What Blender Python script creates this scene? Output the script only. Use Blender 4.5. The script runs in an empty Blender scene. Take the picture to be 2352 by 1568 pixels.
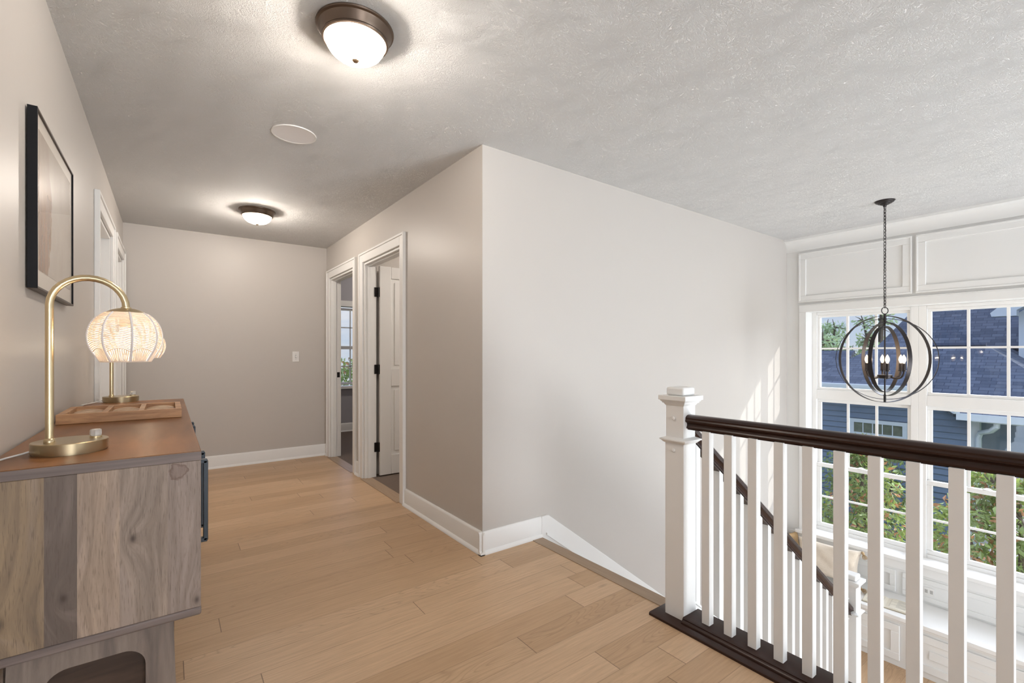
import bpy, bmesh, math, random
from mathutils import Vector, Matrix, noise as mnoise
PI = math.pi
random.seed(7)
C = bpy.context.scene.collection
S = bpy.context.scene

# ------------------------------------------------------------------ camera
F_PX = 1068.0
cam_d = bpy.data.cameras.new('camera'); cam = bpy.data.objects.new('camera', cam_d); C.objects.link(cam)
cam.location = (0, 0, 1.19)
cam.rotation_euler = (PI/2, 0, -math.atan(789/F_PX))
cam_d.sensor_width = 36.0; cam_d.lens = F_PX/2352*36.0
cam_d.shift_y = 29/2352
cam_d.clip_start = 0.02; cam_d.clip_end = 500
S.camera = cam
S.view_settings.view_transform = 'Standard'
S.view_settings.look = 'None'
S.view_settings.exposure = 0.14
S.view_settings.gamma = 1.0
S.view_settings.use_curve_mapping = False

# ------------------------------------------------------------------ node helper
class NT:
    def __init__(self, tree): self.t = tree; self.n = tree.nodes; self.l = tree.links
    def node(self, typ, **kw):
        n = self.n.new(typ)
        for k, v in kw.items(): setattr(n, k, v)
        return n
    def put(self, sock, v):
        if v is None: return
        if isinstance(v, bpy.types.NodeSocket): self.l.new(v, sock)
        elif isinstance(v, (tuple, list)):
            if sock.type == 'RGBA' and len(v) == 3: v = (*v, 1)
            sock.default_value = v
        else: sock.default_value = v
    def math(self, op, a, b=None, c=None, clamp=False):
        n = self.node('ShaderNodeMath', operation=op, use_clamp=clamp)
        self.put(n.inputs[0], a); self.put(n.inputs[1], b)
        if c is not None: self.put(n.inputs[2], c)
        return n.outputs[0]
    def mix(self, f, a, b, blend='MIX'):
        n = self.node('ShaderNodeMix', data_type='RGBA', blend_type=blend)
        self.put(n.inputs[0], f); self.put(n.inputs[6], a); self.put(n.inputs[7], b)
        return n.outputs[2]
    def coord(self, kind='Object'):
        return self.node('ShaderNodeTexCoord').outputs[kind]
    def sep(self, v):
        n = self.node('ShaderNodeSeparateXYZ'); self.put(n.inputs[0], v); return n.outputs
    def comb(self, x, y, z):
        n = self.node('ShaderNodeCombineXYZ')
        for i, v in enumerate((x, y, z)): self.put(n.inputs[i], v)
        return n.outputs[0]
    def mapping(self, v, scale=(1,1,1), loc=(0,0,0), rot=(0,0,0)):
        n = self.node('ShaderNodeMapping'); self.put(n.inputs[0], v)
        n.inputs['Location'].default_value = loc; n.inputs['Rotation'].default_value = rot; n.inputs['Scale'].default_value = scale
        return n.outputs[0]
    def noise(self, v, scale=5, detail=2, rough=.5, dist=0, out=0, w=None):
        n = self.node('ShaderNodeTexNoise')
        if w is not None:
            n.noise_dimensions = '4D'; self.put(n.inputs['W'], w)
        self.put(n.inputs['Vector'], v); self.put(n.inputs['Scale'], scale); self.put(n.inputs['Detail'], detail)
        self.put(n.inputs['Roughness'], rough); self.put(n.inputs['Distortion'], dist)
        return n.outputs[out]
    def white(self, v):
        n = self.node('ShaderNodeTexWhiteNoise'); n.noise_dimensions = '3D'; self.put(n.inputs[0], v); return n.outputs[0]
    def ramp(self, f, stops, interp='LINEAR'):
        n = self.node('ShaderNodeValToRGB'); r = n.color_ramp; r.interpolation = interp
        while len(r.elements) > 1: r.elements.remove(r.elements[-1])
        r.elements[0].position = stops[0][0]
        c = stops[0][1]; r.elements[0].color = (c, c, c, 1) if isinstance(c, (int, float)) else (*c, 1)
        for p, c in stops[1:]:
            e = r.elements.new(p); e.color = (c, c, c, 1) if isinstance(c, (int, float)) else (*c, 1)
        self.put(n.inputs[0], f); return n.outputs[0]
    def bump(self, h, strength=.3, dist=.01):
        n = self.node('ShaderNodeBump'); self.put(n.inputs['Height'], h)
        n.inputs['Strength'].default_value = strength; n.inputs['Distance'].default_value = dist
        return n.outputs[0]

def srgb(r, g, b):
    f = lambda c: (c/255/12.92) if c/255 <= .04045 else ((c/255+.055)/1.055)**2.4
    return (f(r), f(g), f(b))

def new_mat(name):
    m = bpy.data.materials.new(name); m.use_nodes = True
    nt = NT(m.node_tree); p = m.node_tree.nodes['Principled BSDF']
    return m, nt, p

def simple(name, col, rough=.5, metal=0, spec=.5, var=0, vscale=6, bump=0, bscale=80, aniso=0, coat=0):
    m, nt, p = new_mat(name)
    p.inputs['Roughness'].default_value = rough; p.inputs['Metallic'].default_value = metal
    p.inputs['Specular IOR Level'].default_value = spec
    if coat: p.inputs['Coat Weight'].default_value = coat; p.inputs['Coat Roughness'].default_value = .15
    co = nt.coord()
    n = nt.noise(co, vscale, 3, .55)
    lo = tuple(c*(1-var) for c in col); hi = tuple(min(1, c*(1+var)) for c in col)
    nt.put(p.inputs['Base Color'], nt.mix(n, lo, hi))
    if bump: nt.put(p.inputs['Normal'], nt.bump(nt.noise(co, bscale, 3, .6), bump, .002))
    return m

# ------------------------------------------------------------------ world: pale afternoon sky with broken cloud
W = bpy.data.worlds.new('sky'); S.world = W; W.use_nodes = True
wn = NT(W.node_tree); bg = W.node_tree.nodes['Background']
g = wn.coord('Generated')
sz = wn.sep(g)[2]
base = wn.ramp(sz, [(0, (.70,.78,.88)), (.12, (.50,.64,.86)), (.5, (.26,.42,.78)), (1, (.18,.32,.68))])
cl = wn.ramp(wn.noise(wn.mapping(g, (1,1,3.4)), 4.2, 7, .6, .3), [(.42, 0.0), (.62, 1.0)])
nt_c = wn.mix(cl, base, (.86,.87,.92))
# the sky is brighter overhead than low over the roofs
nt_c = wn.mix(1.0, nt_c, wn.ramp(sz, [(0, (.30,.30,.30)), (.20, (.34,.34,.34)), (.42, (1,1,1))]), 'MULTIPLY')
wn.put(bg.inputs[0], nt_c); bg.inputs[1].default_value = 2.6

# ------------------------------------------------------------------ sun (low, from beyond the stair windows)
SUN_DIR = Vector((-.63, 1.0, -.532)).normalized()
sl = bpy.data.lights.new('sun', 'SUN'); so = bpy.data.objects.new('sun', sl); C.objects.link(so)
so.rotation_euler = SUN_DIR.to_track_quat('-Z', 'Y').to_euler(); sl.energy = 3.4; sl.angle = .009; sl.color = (1, .95, .86)

def area(name, loc, target, sx, sy, power, col=(1,1,1), spread=PI):
    l = bpy.data.lights.new(name, 'AREA'); l.shape = 'RECTANGLE'; l.size = sx; l.size_y = sy; l.energy = power; l.color = col
    l.spread = spread
    o = bpy.data.objects.new(name, l); C.objects.link(o); o.location = loc
    o.rotation_euler = (Vector(target)-Vector(loc)).to_track_quat('-Z', 'Z').to_euler()
    return o
# fill lamps added outside the stair, foyer and loft windows, standing in for daylight
area('stair_daylight_fill', (7.6, .8, 3.9), (3.6, 1.5, -.2), 5, 2.5, 620, (.95,.97,1))
area('ceiling_fill', (7.0, .8, -3.0), (4.2, 1.0, 2.4), 5, 2.0, 350, (1,.98,.94))  # unseen lamp added low outside to lift the ceiling over the stair
area('foyer_daylight_fill', (4.0, -4.22, -.6), (3.6, .6, 2.2), 2.2, 3.0, 275, (.90,.95,1))
area('loft_daylight_fill', (.7, -4.22, 1.3), (.9, 1.5, 2.3), 1.6, 1.5, 95, (.95,.97,1))

# ------------------------------------------------------------------ mesh builder
class MB:
    def __init__(self): self.v = []; self.f = []; self.mi = []; self.cur = 0
    def add(self, vs, fs):
        o = len(self.v); self.v += [tuple(map(float, p)) for p in vs]
        self.f += [tuple(i+o for i in q) for q in fs]; self.mi += [self.cur]*len(fs)
        return self
    def box(self, x0, x1, y0, y1, z0, z1):
        x0, x1 = sorted((x0, x1)); y0, y1 = sorted((y0, y1)); z0, z1 = sorted((z0, z1))
        return self.add([(x0,y0,z0),(x1,y0,z0),(x1,y1,z0),(x0,y1,z0),(x0,y0,z1),(x1,y0,z1),(x1,y1,z1),(x0,y1,z1)],
                        [(0,3,2,1),(4,5,6,7),(0,1,5,4),(1,2,6,5),(2,3,7,6),(3,0,4,7)])
    def frustum(self, cx, cy, z0, z1, a0, a1):
        """square frustum half-sizes a0 (bottom) a1 (top)"""
        vs = [(cx+sx*a, cy+sy*a, z) for z, a in ((z0,a0),(z1,a1)) for sx, sy in ((-1,-1),(1,-1),(1,1),(-1,1))]
        return self.add(vs, [(0,3,2,1),(4,5,6,7),(0,1,5,4),(1,2,6,5),(2,3,7,6),(3,0,4,7)])
    def prism(self, poly, axis, a, b):
        """poly: list of 2D points; axis 'x','y','z' extrusion a..b"""
        n = len(poly)
        def P(p, t):
            return {'x': (t, p[0], p[1]), 'y': (p[0], t, p[1]), 'z': (p[0], p[1], t)}[axis]
        vs = [P(p, a) for p in poly]+[P(p, b) for p in poly]
        fs = [tuple(range(n))[::-1], tuple(range(n, 2*n))]+[(i, (i+1) % n, n+(i+1) % n, n+i) for i in range(n)]
        return self.add(vs, fs)
    def sweep(self, poly, p0, p1, up=(0,0,1)):
        """profile poly (u sideways, v up) swept from p0 to p1"""
        p0, p1 = Vector(p0), Vector(p1); d = (p1-p0).normalized(); u = d.cross(Vector(up)).normalized(); w = u.cross(d).normalized()
        n = len(poly)
        vs = [p0+u*a+w*b for a, b in poly]+[p1+u*a+w*b for a, b in poly]
        return self.add(vs, [tuple(range(n))[::-1], tuple(range(n, 2*n))]+[(i, (i+1) % n, n+(i+1) % n, n+i) for i in range(n)])
    def sweepv(self, poly, p0, p1):
        """profile kept in vertical planes (v is world z)"""
        p0, p1 = Vector(p0), Vector(p1); d = (p1-p0); u = Vector((d.y, -d.x, 0)).normalized(); w = Vector((0,0,1)); n = len(poly)
        vs = [p0+u*a+w*b for a, b in poly]+[p1+u*a+w*b for a, b in poly]
        return self.add(vs, [tuple(range(n))[::-1], tuple(range(n, 2*n))]+[(i, (i+1) % n, n+(i+1) % n, n+i) for i in range(n)])
    def tube(self, pts, r, seg=10, closed=False, caps=True, flat=None):
        pts = [Vector(p) for p in pts]; n = len(pts); rs = r if isinstance(r, (list, tuple)) else [r]*n
        ups = None; rings = []
        for i, p in enumerate(pts):
            a = pts[(i-1) % n] if (closed or i > 0) else p; b = pts[(i+1) % n] if (closed or i < n-1) else p
            d = (b-a).normalized()
            if ups is None:
                ups = Vector((0,0,1)) if abs(d.z) < .9 else Vector((1,0,0))
            s = d.cross(ups)
            if s.length < 1e-6: s = d.orthogonal()
            s.normalize(); ups = s.cross(d).normalized()
            rings.append([p+(s*math.cos(2*PI*k/seg)+ups*math.sin(2*PI*k/seg))*rs[i] for k in range(seg)])
        vs = [v for q in rings for v in q]; fs = []
        for i in range(n if closed else n-1):
            j = (i+1) % n
            for k in range(seg):
                k2 = (k+1) % seg; fs.append((i*seg+k, i*seg+k2, j*seg+k2, j*seg+k))
        if caps and not closed:
            fs.append(tuple(range(seg))[::-1]); fs.append(tuple((n-1)*seg+k for k in range(seg)))
        return self.add(vs, fs)
    def lathe(self, prof, c=(0,0,0), seg=40, close=False):
        """prof list of (r, z)"""
        vs = []; fs = []; n = len(prof)
        for i, (r, z) in enumerate(prof):
            for k in range(seg):
                a = 2*PI*k/seg; vs.append((c[0]+max(r,1e-5)*math.cos(a), c[1]+max(r,1e-5)*math.sin(a), c[2]+z))
        for i in range(n if close else n-1):
            j = (i+1) % n
            for k in range(seg):
                k2 = (k+1) % seg; fs.append((i*seg+k, i*seg+k2, j*seg+k2, j*seg+k))
        return self.add(vs, fs)
    def cyl(self, p0, p1, r, seg=20): return self.tube([p0, p1], r, seg)

def finish(name, mb, mats, org=(0,0,0), bevel=0, smooth=True, angle=35, weld=False, solid=0, sub=0):
    me = bpy.data.meshes.new(name)
    o = Vector(org)
    me.from_pydata([tuple(Vector(v)-o) for v in mb.v], [], mb.f)
    if not isinstance(mats, (list, tuple)): mats = [mats]
    for m in mats: me.materials.append(m)
    if len(mats) > 1: me.polygons.foreach_set('material_index', mb.mi)
    bm = bmesh.new(); bm.from_mesh(me)
    if weld: bmesh.ops.remove_doubles(bm, verts=bm.verts, dist=1e-5)
    bmesh.ops.recalc_face_normals(bm, faces=bm.faces)
    for f in bm.faces: f.smooth = smooth
    if smooth:
        ca = math.radians(angle)
        for e in bm.edges:
            if len(e.link_faces) == 2: e.smooth = e.calc_face_angle(0) < ca
    bm.to_mesh(me); bm.free()
    ob = bpy.data.objects.new(name, me); C.objects.link(ob)
    if bevel:
        b = ob.modifiers.new('bevel', 'BEVEL'); b.width = bevel; b.segments = 2; b.limit_method = 'ANGLE'; b.angle_limit = math.radians(40)
    if solid:
        s = ob.modifiers.new('solid', 'SOLIDIFY'); s.thickness = solid; s.offset = 0
    if sub:
        s = ob.modifiers.new('sub', 'SUBSURF'); s.levels = sub; s.render_levels = sub
    return ob

ORG = {}
def thing(name, label, cat, loc=(0,0,0), group=None, kind=None):
    o = bpy.data.objects.new(name, None); C.objects.link(o); o.location = loc; o.empty_display_size = .1
    if kind: o['kind'] = kind
    else: o['category'] = cat
    o['label'] = label
    if group: o['group'] = group
    ORG[o.name] = Vector(loc); return o
def part(name, mb, mats, parent, label=None, kind=None, **kw):
    """mb in world coordinates; parent is a thing or a part of it"""
    org = ORG[parent.name]
    ob = finish(name, mb, mats, org, **kw); ob.parent = parent; ORG[ob.name] = org
    if label: ob['label'] = label
    if kind: ob['kind'] = kind
    return ob
def solo(name, mb, mats, label, cat, loc=(0,0,0), group=None, kind=None, **kw):
    ob = finish(name, mb, mats, loc, **kw); ob.location = loc; ORG[ob.name] = Vector(loc)
    ob['label'] = label; ob['category'] = cat
    if group: ob['group'] = group
    if kind: ob['kind'] = kind
    return ob
def struct(name, mb, mats, label=None, **kw):
    ob = finish(name, mb, mats, (0,0,0), **kw); ob['kind'] = 'structure'; ORG[ob.name] = Vector((0,0,0))
    if label: ob['label'] = label
    return ob
def dup(root, loc, label, group=None):
    r = root.copy(); C.objects.link(r); r.location = loc; r['label'] = label
    if group: r['group'] = group
    def rec(src, dst):
        for ch in [c for c in bpy.data.objects if c.parent == src]:
            c = ch.copy(); C.objects.link(c); c.parent = dst; rec(ch, c)
    rec(root, r); return r

def grid_wall(mb, axis, a, b, u0, u1, z0, z1, holes):
    """wall slab between a..b along axis, u0..u1 along the other one, with rectangular holes (u0,u1,z0,z1)"""
    us = sorted({u0, u1, *[h[0] for h in holes], *[h[1] for h in holes]})
    us = [u for u in us if u0 <= u <= u1]
    for i in range(len(us)-1):
        ua, ub = us[i], us[i+1]; um = (ua+ub)/2
        cuts = sorted([(h[2], h[3]) for h in holes if h[0] < um < h[1]])
        z = z0
        segs = []
        for c in cuts:
            if c[0] > z: segs.append((z, c[0]))
            z = c[1]
        if z < z1: segs.append((z, z1))
        for s in segs:
            if axis == 'x': mb.box(a, b, ua, ub, *s)
            else: mb.box(ua, ub, a, b, *s)
    return mb
# ------------------------------------------------------------------ materials
M = {}
def paint(name, col, rough=.55):
    m, nt, p = new_mat(name); co = nt.coord()
    n = nt.noise(co, 1.3, 3, .6)
    nt.put(p.inputs['Base Color'], nt.mix(n, tuple(c*.985 for c in col), tuple(c*1.015 for c in col)))
    p.inputs['Roughness'].default_value = rough; p.inputs['Specular IOR Level'].default_value = .35
    nt.put(p.inputs['Normal'], nt.bump(nt.noise(co, 260, 2, .5), .06, .001))
    return m
M['wall'] = paint('greige wall paint', (.555,.52,.485), .42)
M['trim'] = simple('white trim enamel', (.83,.825,.81), .45, var=.01)
M['panelwhite'] = simple('white panel enamel', (.80,.80,.785), .38, var=.01)
M['bluewall'] = paint('grey lavender paint', (.40,.39,.42))

def ceiling_mat():
    m, nt, p = new_mat('stomped ceiling texture'); co = nt.coord()
    p.inputs['Base Color'].default_value = (.92,.91,.895,1); p.inputs['Roughness'].default_value = .8
    p.inputs['Specular IOR Level'].default_value = .2
    vor = nt.node('ShaderNodeTexVoronoi'); vor.feature = 'F1'; nt.put(vor.inputs['Vector'], co); vor.inputs['Scale'].default_value = 4.2
    # crow's foot strokes radiating from each stamp
    d = nt.node('ShaderNodeVectorMath', operation='SUBTRACT'); nt.put(d.inputs[0], co); nt.put(d.inputs[1], vor.outputs['Position'])
    s = nt.sep(d.outputs[0])
    ang = nt.math('ARCTAN2', s[1], s[0])
    rad = nt.math('MULTIPLY', vor.outputs['Distance'], 3.0)
    nz = nt.noise(nt.comb(nt.math('MULTIPLY', ang, 5.0), rad, nt.sep(vor.outputs['Color'])[0]), 2.2, 5, .62, .9)
    n2 = nt.noise(co, 26, 6, .65, 2.4)
    h = nt.math('ADD', nt.math('MULTIPLY', nt.ramp(nz, [(.42,0),(.5,1),(.58,0)]), .6), nt.ramp(n2, [(.40,0),(.5,.9),(.6,0)]))
    nt.put(p.inputs['Normal'], nt.bump(h, .7, .010))
    return m
M['ceiling'] = ceiling_mat()

def floor_mat(name, c1, c2, c3, pw=.13, plen=1.5, along='x', rough=.36, seam=.35):
    m, nt, p = new_mat(name); co = nt.coord(); s = nt.sep(co)
    a, b = (s[0], s[1]) if along == 'x' else (s[1], s[0])
    rowf = nt.math('DIVIDE', b, pw); row = nt.math('FLOOR', rowf); rf = nt.math('SUBTRACT', rowf, row)
    rr = nt.white(nt.comb(row, 3.3, 1.7))
    colf = nt.math('DIVIDE', nt.math('ADD', a, nt.math('MULTIPLY', rr, 7.0)), plen)
    col = nt.math('FLOOR', colf); cf = nt.math('SUBTRACT', colf, col)
    seed = nt.white(nt.comb(row, col, 5.1)); seed2 = nt.white(nt.comb(row, col, 9.4))
    tone = nt.ramp(seed, [(0, c1), (.5, c2), (1, c3)])
    off = nt.math('MULTIPLY', seed, 37.0)
    v = nt.comb(nt.math('ADD', a, off), nt.math('ADD', b, nt.math('MULTIPLY', seed2, 11)), 0)
    fine = nt.noise(nt.mapping(v, (5, 95, 1)), 1.0, 5, .65, .15)
    broad = nt.noise(nt.mapping(v, (1.2, 9, 1)), 1.0, 3, .5, .4)
    # cathedral figure: contour lines of a stretched noise field
    field = nt.noise(nt.mapping(v, (.9, 8.5, 1)), 1.0, 1.5, .5, .15)
    rings = nt.math('ABSOLUTE', nt.math('SINE', nt.math('MULTIPLY', field, 120.0)))
    ringm = nt.math('MULTIPLY', nt.ramp(rings, [(0, 1.0), (.35, .25), (.7, 0)]), nt.ramp(seed2, [(.55, 0.08), (.75, .6)]))
    c = nt.mix(nt.math('MULTIPLY', nt.ramp(fine, [(.35, 0), (.7, 1)]), .42), tone, tuple(x*.62 for x in c1))
    c = nt.mix(nt.math('MULTIPLY', nt.ramp(broad, [(.45, 0), (.75, 1)]), .22), c, tuple(x*.70 for x in c1))
    c = nt.mix(nt.math('MULTIPLY', ringm, .60), c, tuple(x*.5 for x in c1))
    kn = nt.node('ShaderNodeTexVoronoi'); kn.feature = 'F1'; nt.put(kn.inputs['Vector'], nt.mapping(v, (1.1, 3.4, 1))); kn.inputs['Scale'].default_value = 1.25
    knm = nt.ramp(kn.outputs['Distance'], [(0, 1.0), (.02, .8), (.07, 0)])
    c = nt.mix(nt.math('MULTIPLY', knm, .55), c, (.09,.05,.03))
    e1 = nt.math('LESS_THAN', nt.math('MINIMUM', rf, nt.math('SUBTRACT', 1.0, rf)), .010)
    e2 = nt.math('LESS_THAN', nt.math('MINIMUM', cf, nt.math('SUBTRACT', 1.0, cf)), .0011)
    edge = nt.math('MAXIMUM', nt.math('MULTIPLY', e1, .55), e2)
    c = nt.mix(nt.math('MULTIPLY', edge, seam*2), c, (.10,.06,.035))
    nt.put(p.inputs['Base Color'], c)
    nt.put(p.inputs['Roughness'], nt.math('ADD', rough, nt.math('MULTIPLY', fine, .12)))
    h = nt.math('SUBTRACT', nt.math('MULTIPLY', fine, .25), edge)
    nt.put(p.inputs['Normal'], nt.bump(h, .12, .003))
    p.inputs['Specular IOR Level'].default_value = .45
    return m
M['floor'] = floor_mat('oak plank floor', (.53,.345,.20), (.60,.405,.245), (.67,.465,.295))
M['nosing'] = floor_mat('oak nosing', (.34,.235,.155), (.36,.25,.165), (.38,.27,.18), 5, 9, 'y')

def dark_wood():
    m, nt, p = new_mat('espresso stained wood'); co = nt.coord()
    n = nt.noise(nt.mapping(co, (30, 3, 30)), 1, 4, .6)
    nt.put(p.inputs['Base Color'], nt.mix(n, (.012,.006,.005), (.050,.020,.013)))
    p.inputs['Roughness'].default_value = .30; p.inputs['Specular IOR Level'].default_value = .36
    return m
M['darkwood'] = dark_wood()

def carpet():
    m, nt, p = new_mat('dark carpet'); co = nt.coord()
    nt.put(p.inputs['Base Color'], nt.mix(nt.noise(co, 90, 3, .7), (.10,.075,.06), (.20,.15,.12)))
    p.inputs['Roughness'].default_value = .95; nt.put(p.inputs['Normal'], nt.bump(nt.noise(co, 300, 2), .5, .004)); return m
M['carpet'] = carpet()

def console_end():
    """acacia boards on end: grain along z, board tones along x"""
    m, nt, p = new_mat('grey washed acacia boards'); co = nt.coord('Object'); s = nt.sep(co)
    x = nt.math('SUBTRACT', s[0], .14)     # the console's origin stands at x=-.14
    u = nt.math('ADD', nt.math('DIVIDE', nt.math('SUBTRACT', x, -.345), .415), 0.0, clamp=True)
    b = lambda c: c
    tone = nt.ramp(u, [(0, (.37,.265,.165)), (.284, (.175,.135,.112)), (.416, (.48,.36,.27)), (.60, (.415,.325,.262)), (.826, (.38,.30,.255))], 'CONSTANT')
    bid = nt.ramp(u, [(0, .05), (.284, .3), (.416, .55), (.60, .62), (.826, .9)], 'CONSTANT')
    bidv = nt.math('MULTIPLY', bid, 40.0)
    # knots push the grain aside
    acc = None; halo = None
    for kx, kz, sz in ((-.195, .627, .030), (-.071, .736, .032), (-.30, .60, .05), (.06,.545,.03)):
        dx = nt.math('SUBTRACT', s[0], kx+.14); dz = nt.math('SUBTRACT', s[2], kz)
        r = nt.math('SQRT', nt.math('ADD', nt.math('MULTIPLY', dx, dx), nt.math('MULTIPLY', nt.math('MULTIPLY', dz, dz), .35)))
        k = nt.math('MULTIPLY', nt.math('EXPONENT', nt.math('MULTIPLY', nt.math('DIVIDE', r, sz), -1.0)), 1.0)
        acc = k if acc is None else nt.math('ADD', acc, k)
        cr = nt.math('EXPONENT', nt.math('MULTIPLY', nt.math('POWER', nt.math('DIVIDE', r, sz*.22), 2), -1.0))
        halo = cr if halo is None else nt.math('ADD', halo, cr)
    v = nt.comb(nt.math('ADD', nt.math('MULTIPLY', x, 62), nt.math('MULTIPLY', acc, 3.2)), bidv, nt.math('MULTIPLY', s[2], 3.2))
    g1 = nt.noise(v, 1, 6, .62, .5); 
    v2 = nt.comb(nt.math('ADD', nt.math('MULTIPLY', x, 14), nt.math('MULTIPLY', acc, 1.3)), bidv, nt.math('MULTIPLY', s[2], 2.0))
    g2 = nt.noise(v2, 1, 4, .55, 1.0)
    pores = nt.noise(nt.mapping(co, (420, 420, 26)), 1, 2, .6)
    c = nt.mix(nt.math('MULTIPLY', nt.ramp(g1, [(.36,0),(.68,1)]), .55), tone, (.12,.088,.070))
    c = nt.mix(nt.math('MULTIPLY', nt.ramp(g2, [(.50,0),(.72,1)]), .50), c, (.42,.335,.29))
    c = nt.mix(nt.math('MULTIPLY', nt.ramp(g2, [(.25,1),(.42,0)]), .55), c, (.125,.098,.083))
    c = nt.mix(nt.math('MULTIPLY', nt.ramp(pores, [(.56,0),(.66,1)]), .42), c, (.10,.072,.052))
    c = nt.mix(nt.math('MULTIPLY', halo, .85, clamp=True), c, (.055,.035,.026))
    # the stain near the front corner
    dx = nt.math('SUBTRACT', s[0], .021+.14); dz = nt.math('SUBTRACT', s[2], .888)
    r = nt.math('SQRT', nt.math('ADD', nt.math('MULTIPLY', dx, dx), nt.math('MULTIPLY', nt.math('MULTIPLY', dz, dz), .9)))
    r = nt.math('ADD', r, nt.math('MULTIPLY', nt.math('SUBTRACT', nt.noise(co, 60, 2), .5), .022))
    c = nt.mix(nt.ramp(nt.math('MULTIPLY', r, 10), [(.14, .35), (.17, .8), (.20, 0.0)]), c, (.15,.085,.062))
    nt.put(p.inputs['Base Color'], c); p.inputs['Roughness'].default_value = .5
    nt.put(p.inputs['Normal'], nt.bump(g1, .10, .002)); return m
M['cend'] = console_end()
def wood(name, c1, c2, scale=(3, 40, 40), rough=.4, knots=0, spec=.5):
    m, nt, p = new_mat(name); co = nt.coord()
    v = nt.mapping(co, scale)
    n = nt.noise(v, 1, 6, .6, .5); n2 = nt.noise(nt.mapping(co, tuple(q*.28 for q in scale)), 1, 3, .5, .6)
    c = nt.mix(nt.ramp(n, [(.3,0),(.7,1)]), c1, c2)
    c = nt.mix(nt.math('MULTIPLY', nt.ramp(n2, [(.5,0),(.72,1)]), .5), c, tuple(q*.5 for q in c1))
    if knots:
        k = nt.node('ShaderNodeTexVoronoi'); nt.put(k.inputs['Vector'], nt.mapping(co, (6, 9, 9))); k.inputs['Scale'].default_value = 1
        c = nt.mix(nt.ramp(k.outputs['Distance'], [(0, 1), (.05, .7), (.12, 0)]), c, (.08,.04,.025))
    nt.put(p.inputs['Base Color'], c); p.inputs['Roughness'].default_value = rough; p.inputs['Specular IOR Level'].default_value = spec
    nt.put(p.inputs['Normal'], nt.bump(n, .12, .002)); return m
M['ctop'] = wood('warm walnut brown top', (.15,.062,.023), (.26,.115,.044), (14, 3.0, 14), .38, 0, .22)
M['cedge'] = wood('grey brown board edge', (.17,.13,.115), (.27,.215,.195), (3, 30, 60), .45)
M['cfoot'] = wood('weathered grey brown wood', (.17,.135,.115), (.34,.27,.225), (38, 38, 4), .5)
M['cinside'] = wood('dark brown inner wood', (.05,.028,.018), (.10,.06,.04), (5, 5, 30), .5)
M['lattice'] = wood('knotty honey wood', (.33,.16,.075), (.62,.36,.18), (9, 55, 70), .5, knots=1)
M['latticedim'] = wood('pale weathered slat wood', (.38,.23,.13), (.72,.55,.40), (9, 90, 90), .5)

M['brass'] = simple('antique brass', (.66,.54,.34), .30, 1, var=.08, vscale=30)
M['brassbase'] = simple('brushed antique brass', (.47,.38,.24), .30, 1, var=.10, vscale=8)
M['bronze'] = simple('oil rubbed bronze', (.14,.10,.075), .34, .8, var=.25, vscale=9)
M['finial'] = simple('bronze finial', (.30,.20,.12), .4, .6)
M['blackmetal'] = simple('black iron', (.035,.030,.030), .40, .7, var=.2)
M['hingeblack'] = simple('black hinge metal', (.012,.010,.010), .4, .5)
M['steelblue'] = simple('gunmetal pull', (.060,.072,.085), .42, .6, var=.1)
M['black'] = simple('black frame', (.010,.010,.012), .5, spec=.2, var=.2)
M['framebrown'] = simple('dark walnut frame', (.060,.040,.032), .4, var=.3, vscale=25)
M['plastic'] = simple('white plastic', (.80,.79,.77), .35)
def glassy(name, tint=(1,1,1), gl=.10):
    m = bpy.data.materials.new(name); m.use_nodes = True; nt = NT(m.node_tree); nt.n.clear()
    out = nt.node('ShaderNodeOutputMaterial'); t = nt.node('ShaderNodeBsdfTransparent'); g_ = nt.node('ShaderNodeBsdfGlossy')
    t.inputs[0].default_value = (*tint, 1); g_.inputs['Roughness'].default_value = .02; g_.inputs[0].default_value = (1,1,1,1)
    fr = nt.node('ShaderNodeFresnel'); fr.inputs[0].default_value = 1.45
    mx = nt.node('ShaderNodeMixShader'); nt.put(mx.inputs[0], nt.math('MULTIPLY', fr.outputs[0], gl*10, clamp=True))
    nt.l.new(t.outputs[0], mx.inputs[1]); nt.l.new(g_.outputs[0], mx.inputs[2]); nt.l.new(mx.outputs[0], out.inputs[0]); return m
M['pane'] = glassy('window glass', (.97,.985,1), .045)
M['glazing'] = glassy('picture glazing', (1,1,1), .012)
M['bulbglass'] = glassy('bulb glass', (1,.97,.9), .08)
M['crystal'] = simple('clear crystal knob', (.85,.85,.84), .05, 0, .9); M['crystal'].node_tree.nodes['Principled BSDF'].inputs['Transmission Weight'].default_value = .6

def emis(name, col, st, rough=.4):
    m, nt, p = new_mat(name); p.inputs['Base Color'].default_value = (.9,.88,.84,1); p.inputs['Roughness'].default_value = rough
    co = nt.coord()
    nt.put(p.inputs['Emission Color'], nt.mix(nt.noise(co, 14, 3, .6, 1.2), tuple(c*.90 for c in col), col)); p.inputs['Emission Strength'].default_value = st; return m
def lit_glass(name, col, st, clear):
    m = bpy.data.materials.new(name); m.use_nodes = True; nt = NT(m.node_tree); nt.n.clear()
    out = nt.node('ShaderNodeOutputMaterial'); t = nt.node('ShaderNodeBsdfTransparent'); e = nt.node('ShaderNodeEmission'); co = nt.coord()
    nt.put(e.inputs[0], nt.mix(nt.noise(co, 11, 3, .6, 1.4), tuple(c*.82 for c in col), col)); e.inputs[1].default_value = st
    mx = nt.node('ShaderNodeMixShader'); mx.inputs[0].default_value = clear
    nt.l.new(e.outputs[0], mx.inputs[1]); nt.l.new(t.outputs[0], mx.inputs[2]); nt.l.new(mx.outputs[0], out.inputs[0]); return m
M['bowl'] = lit_glass('lit alabaster glass bowl', (1,.86,.68), 15, .5)
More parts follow.
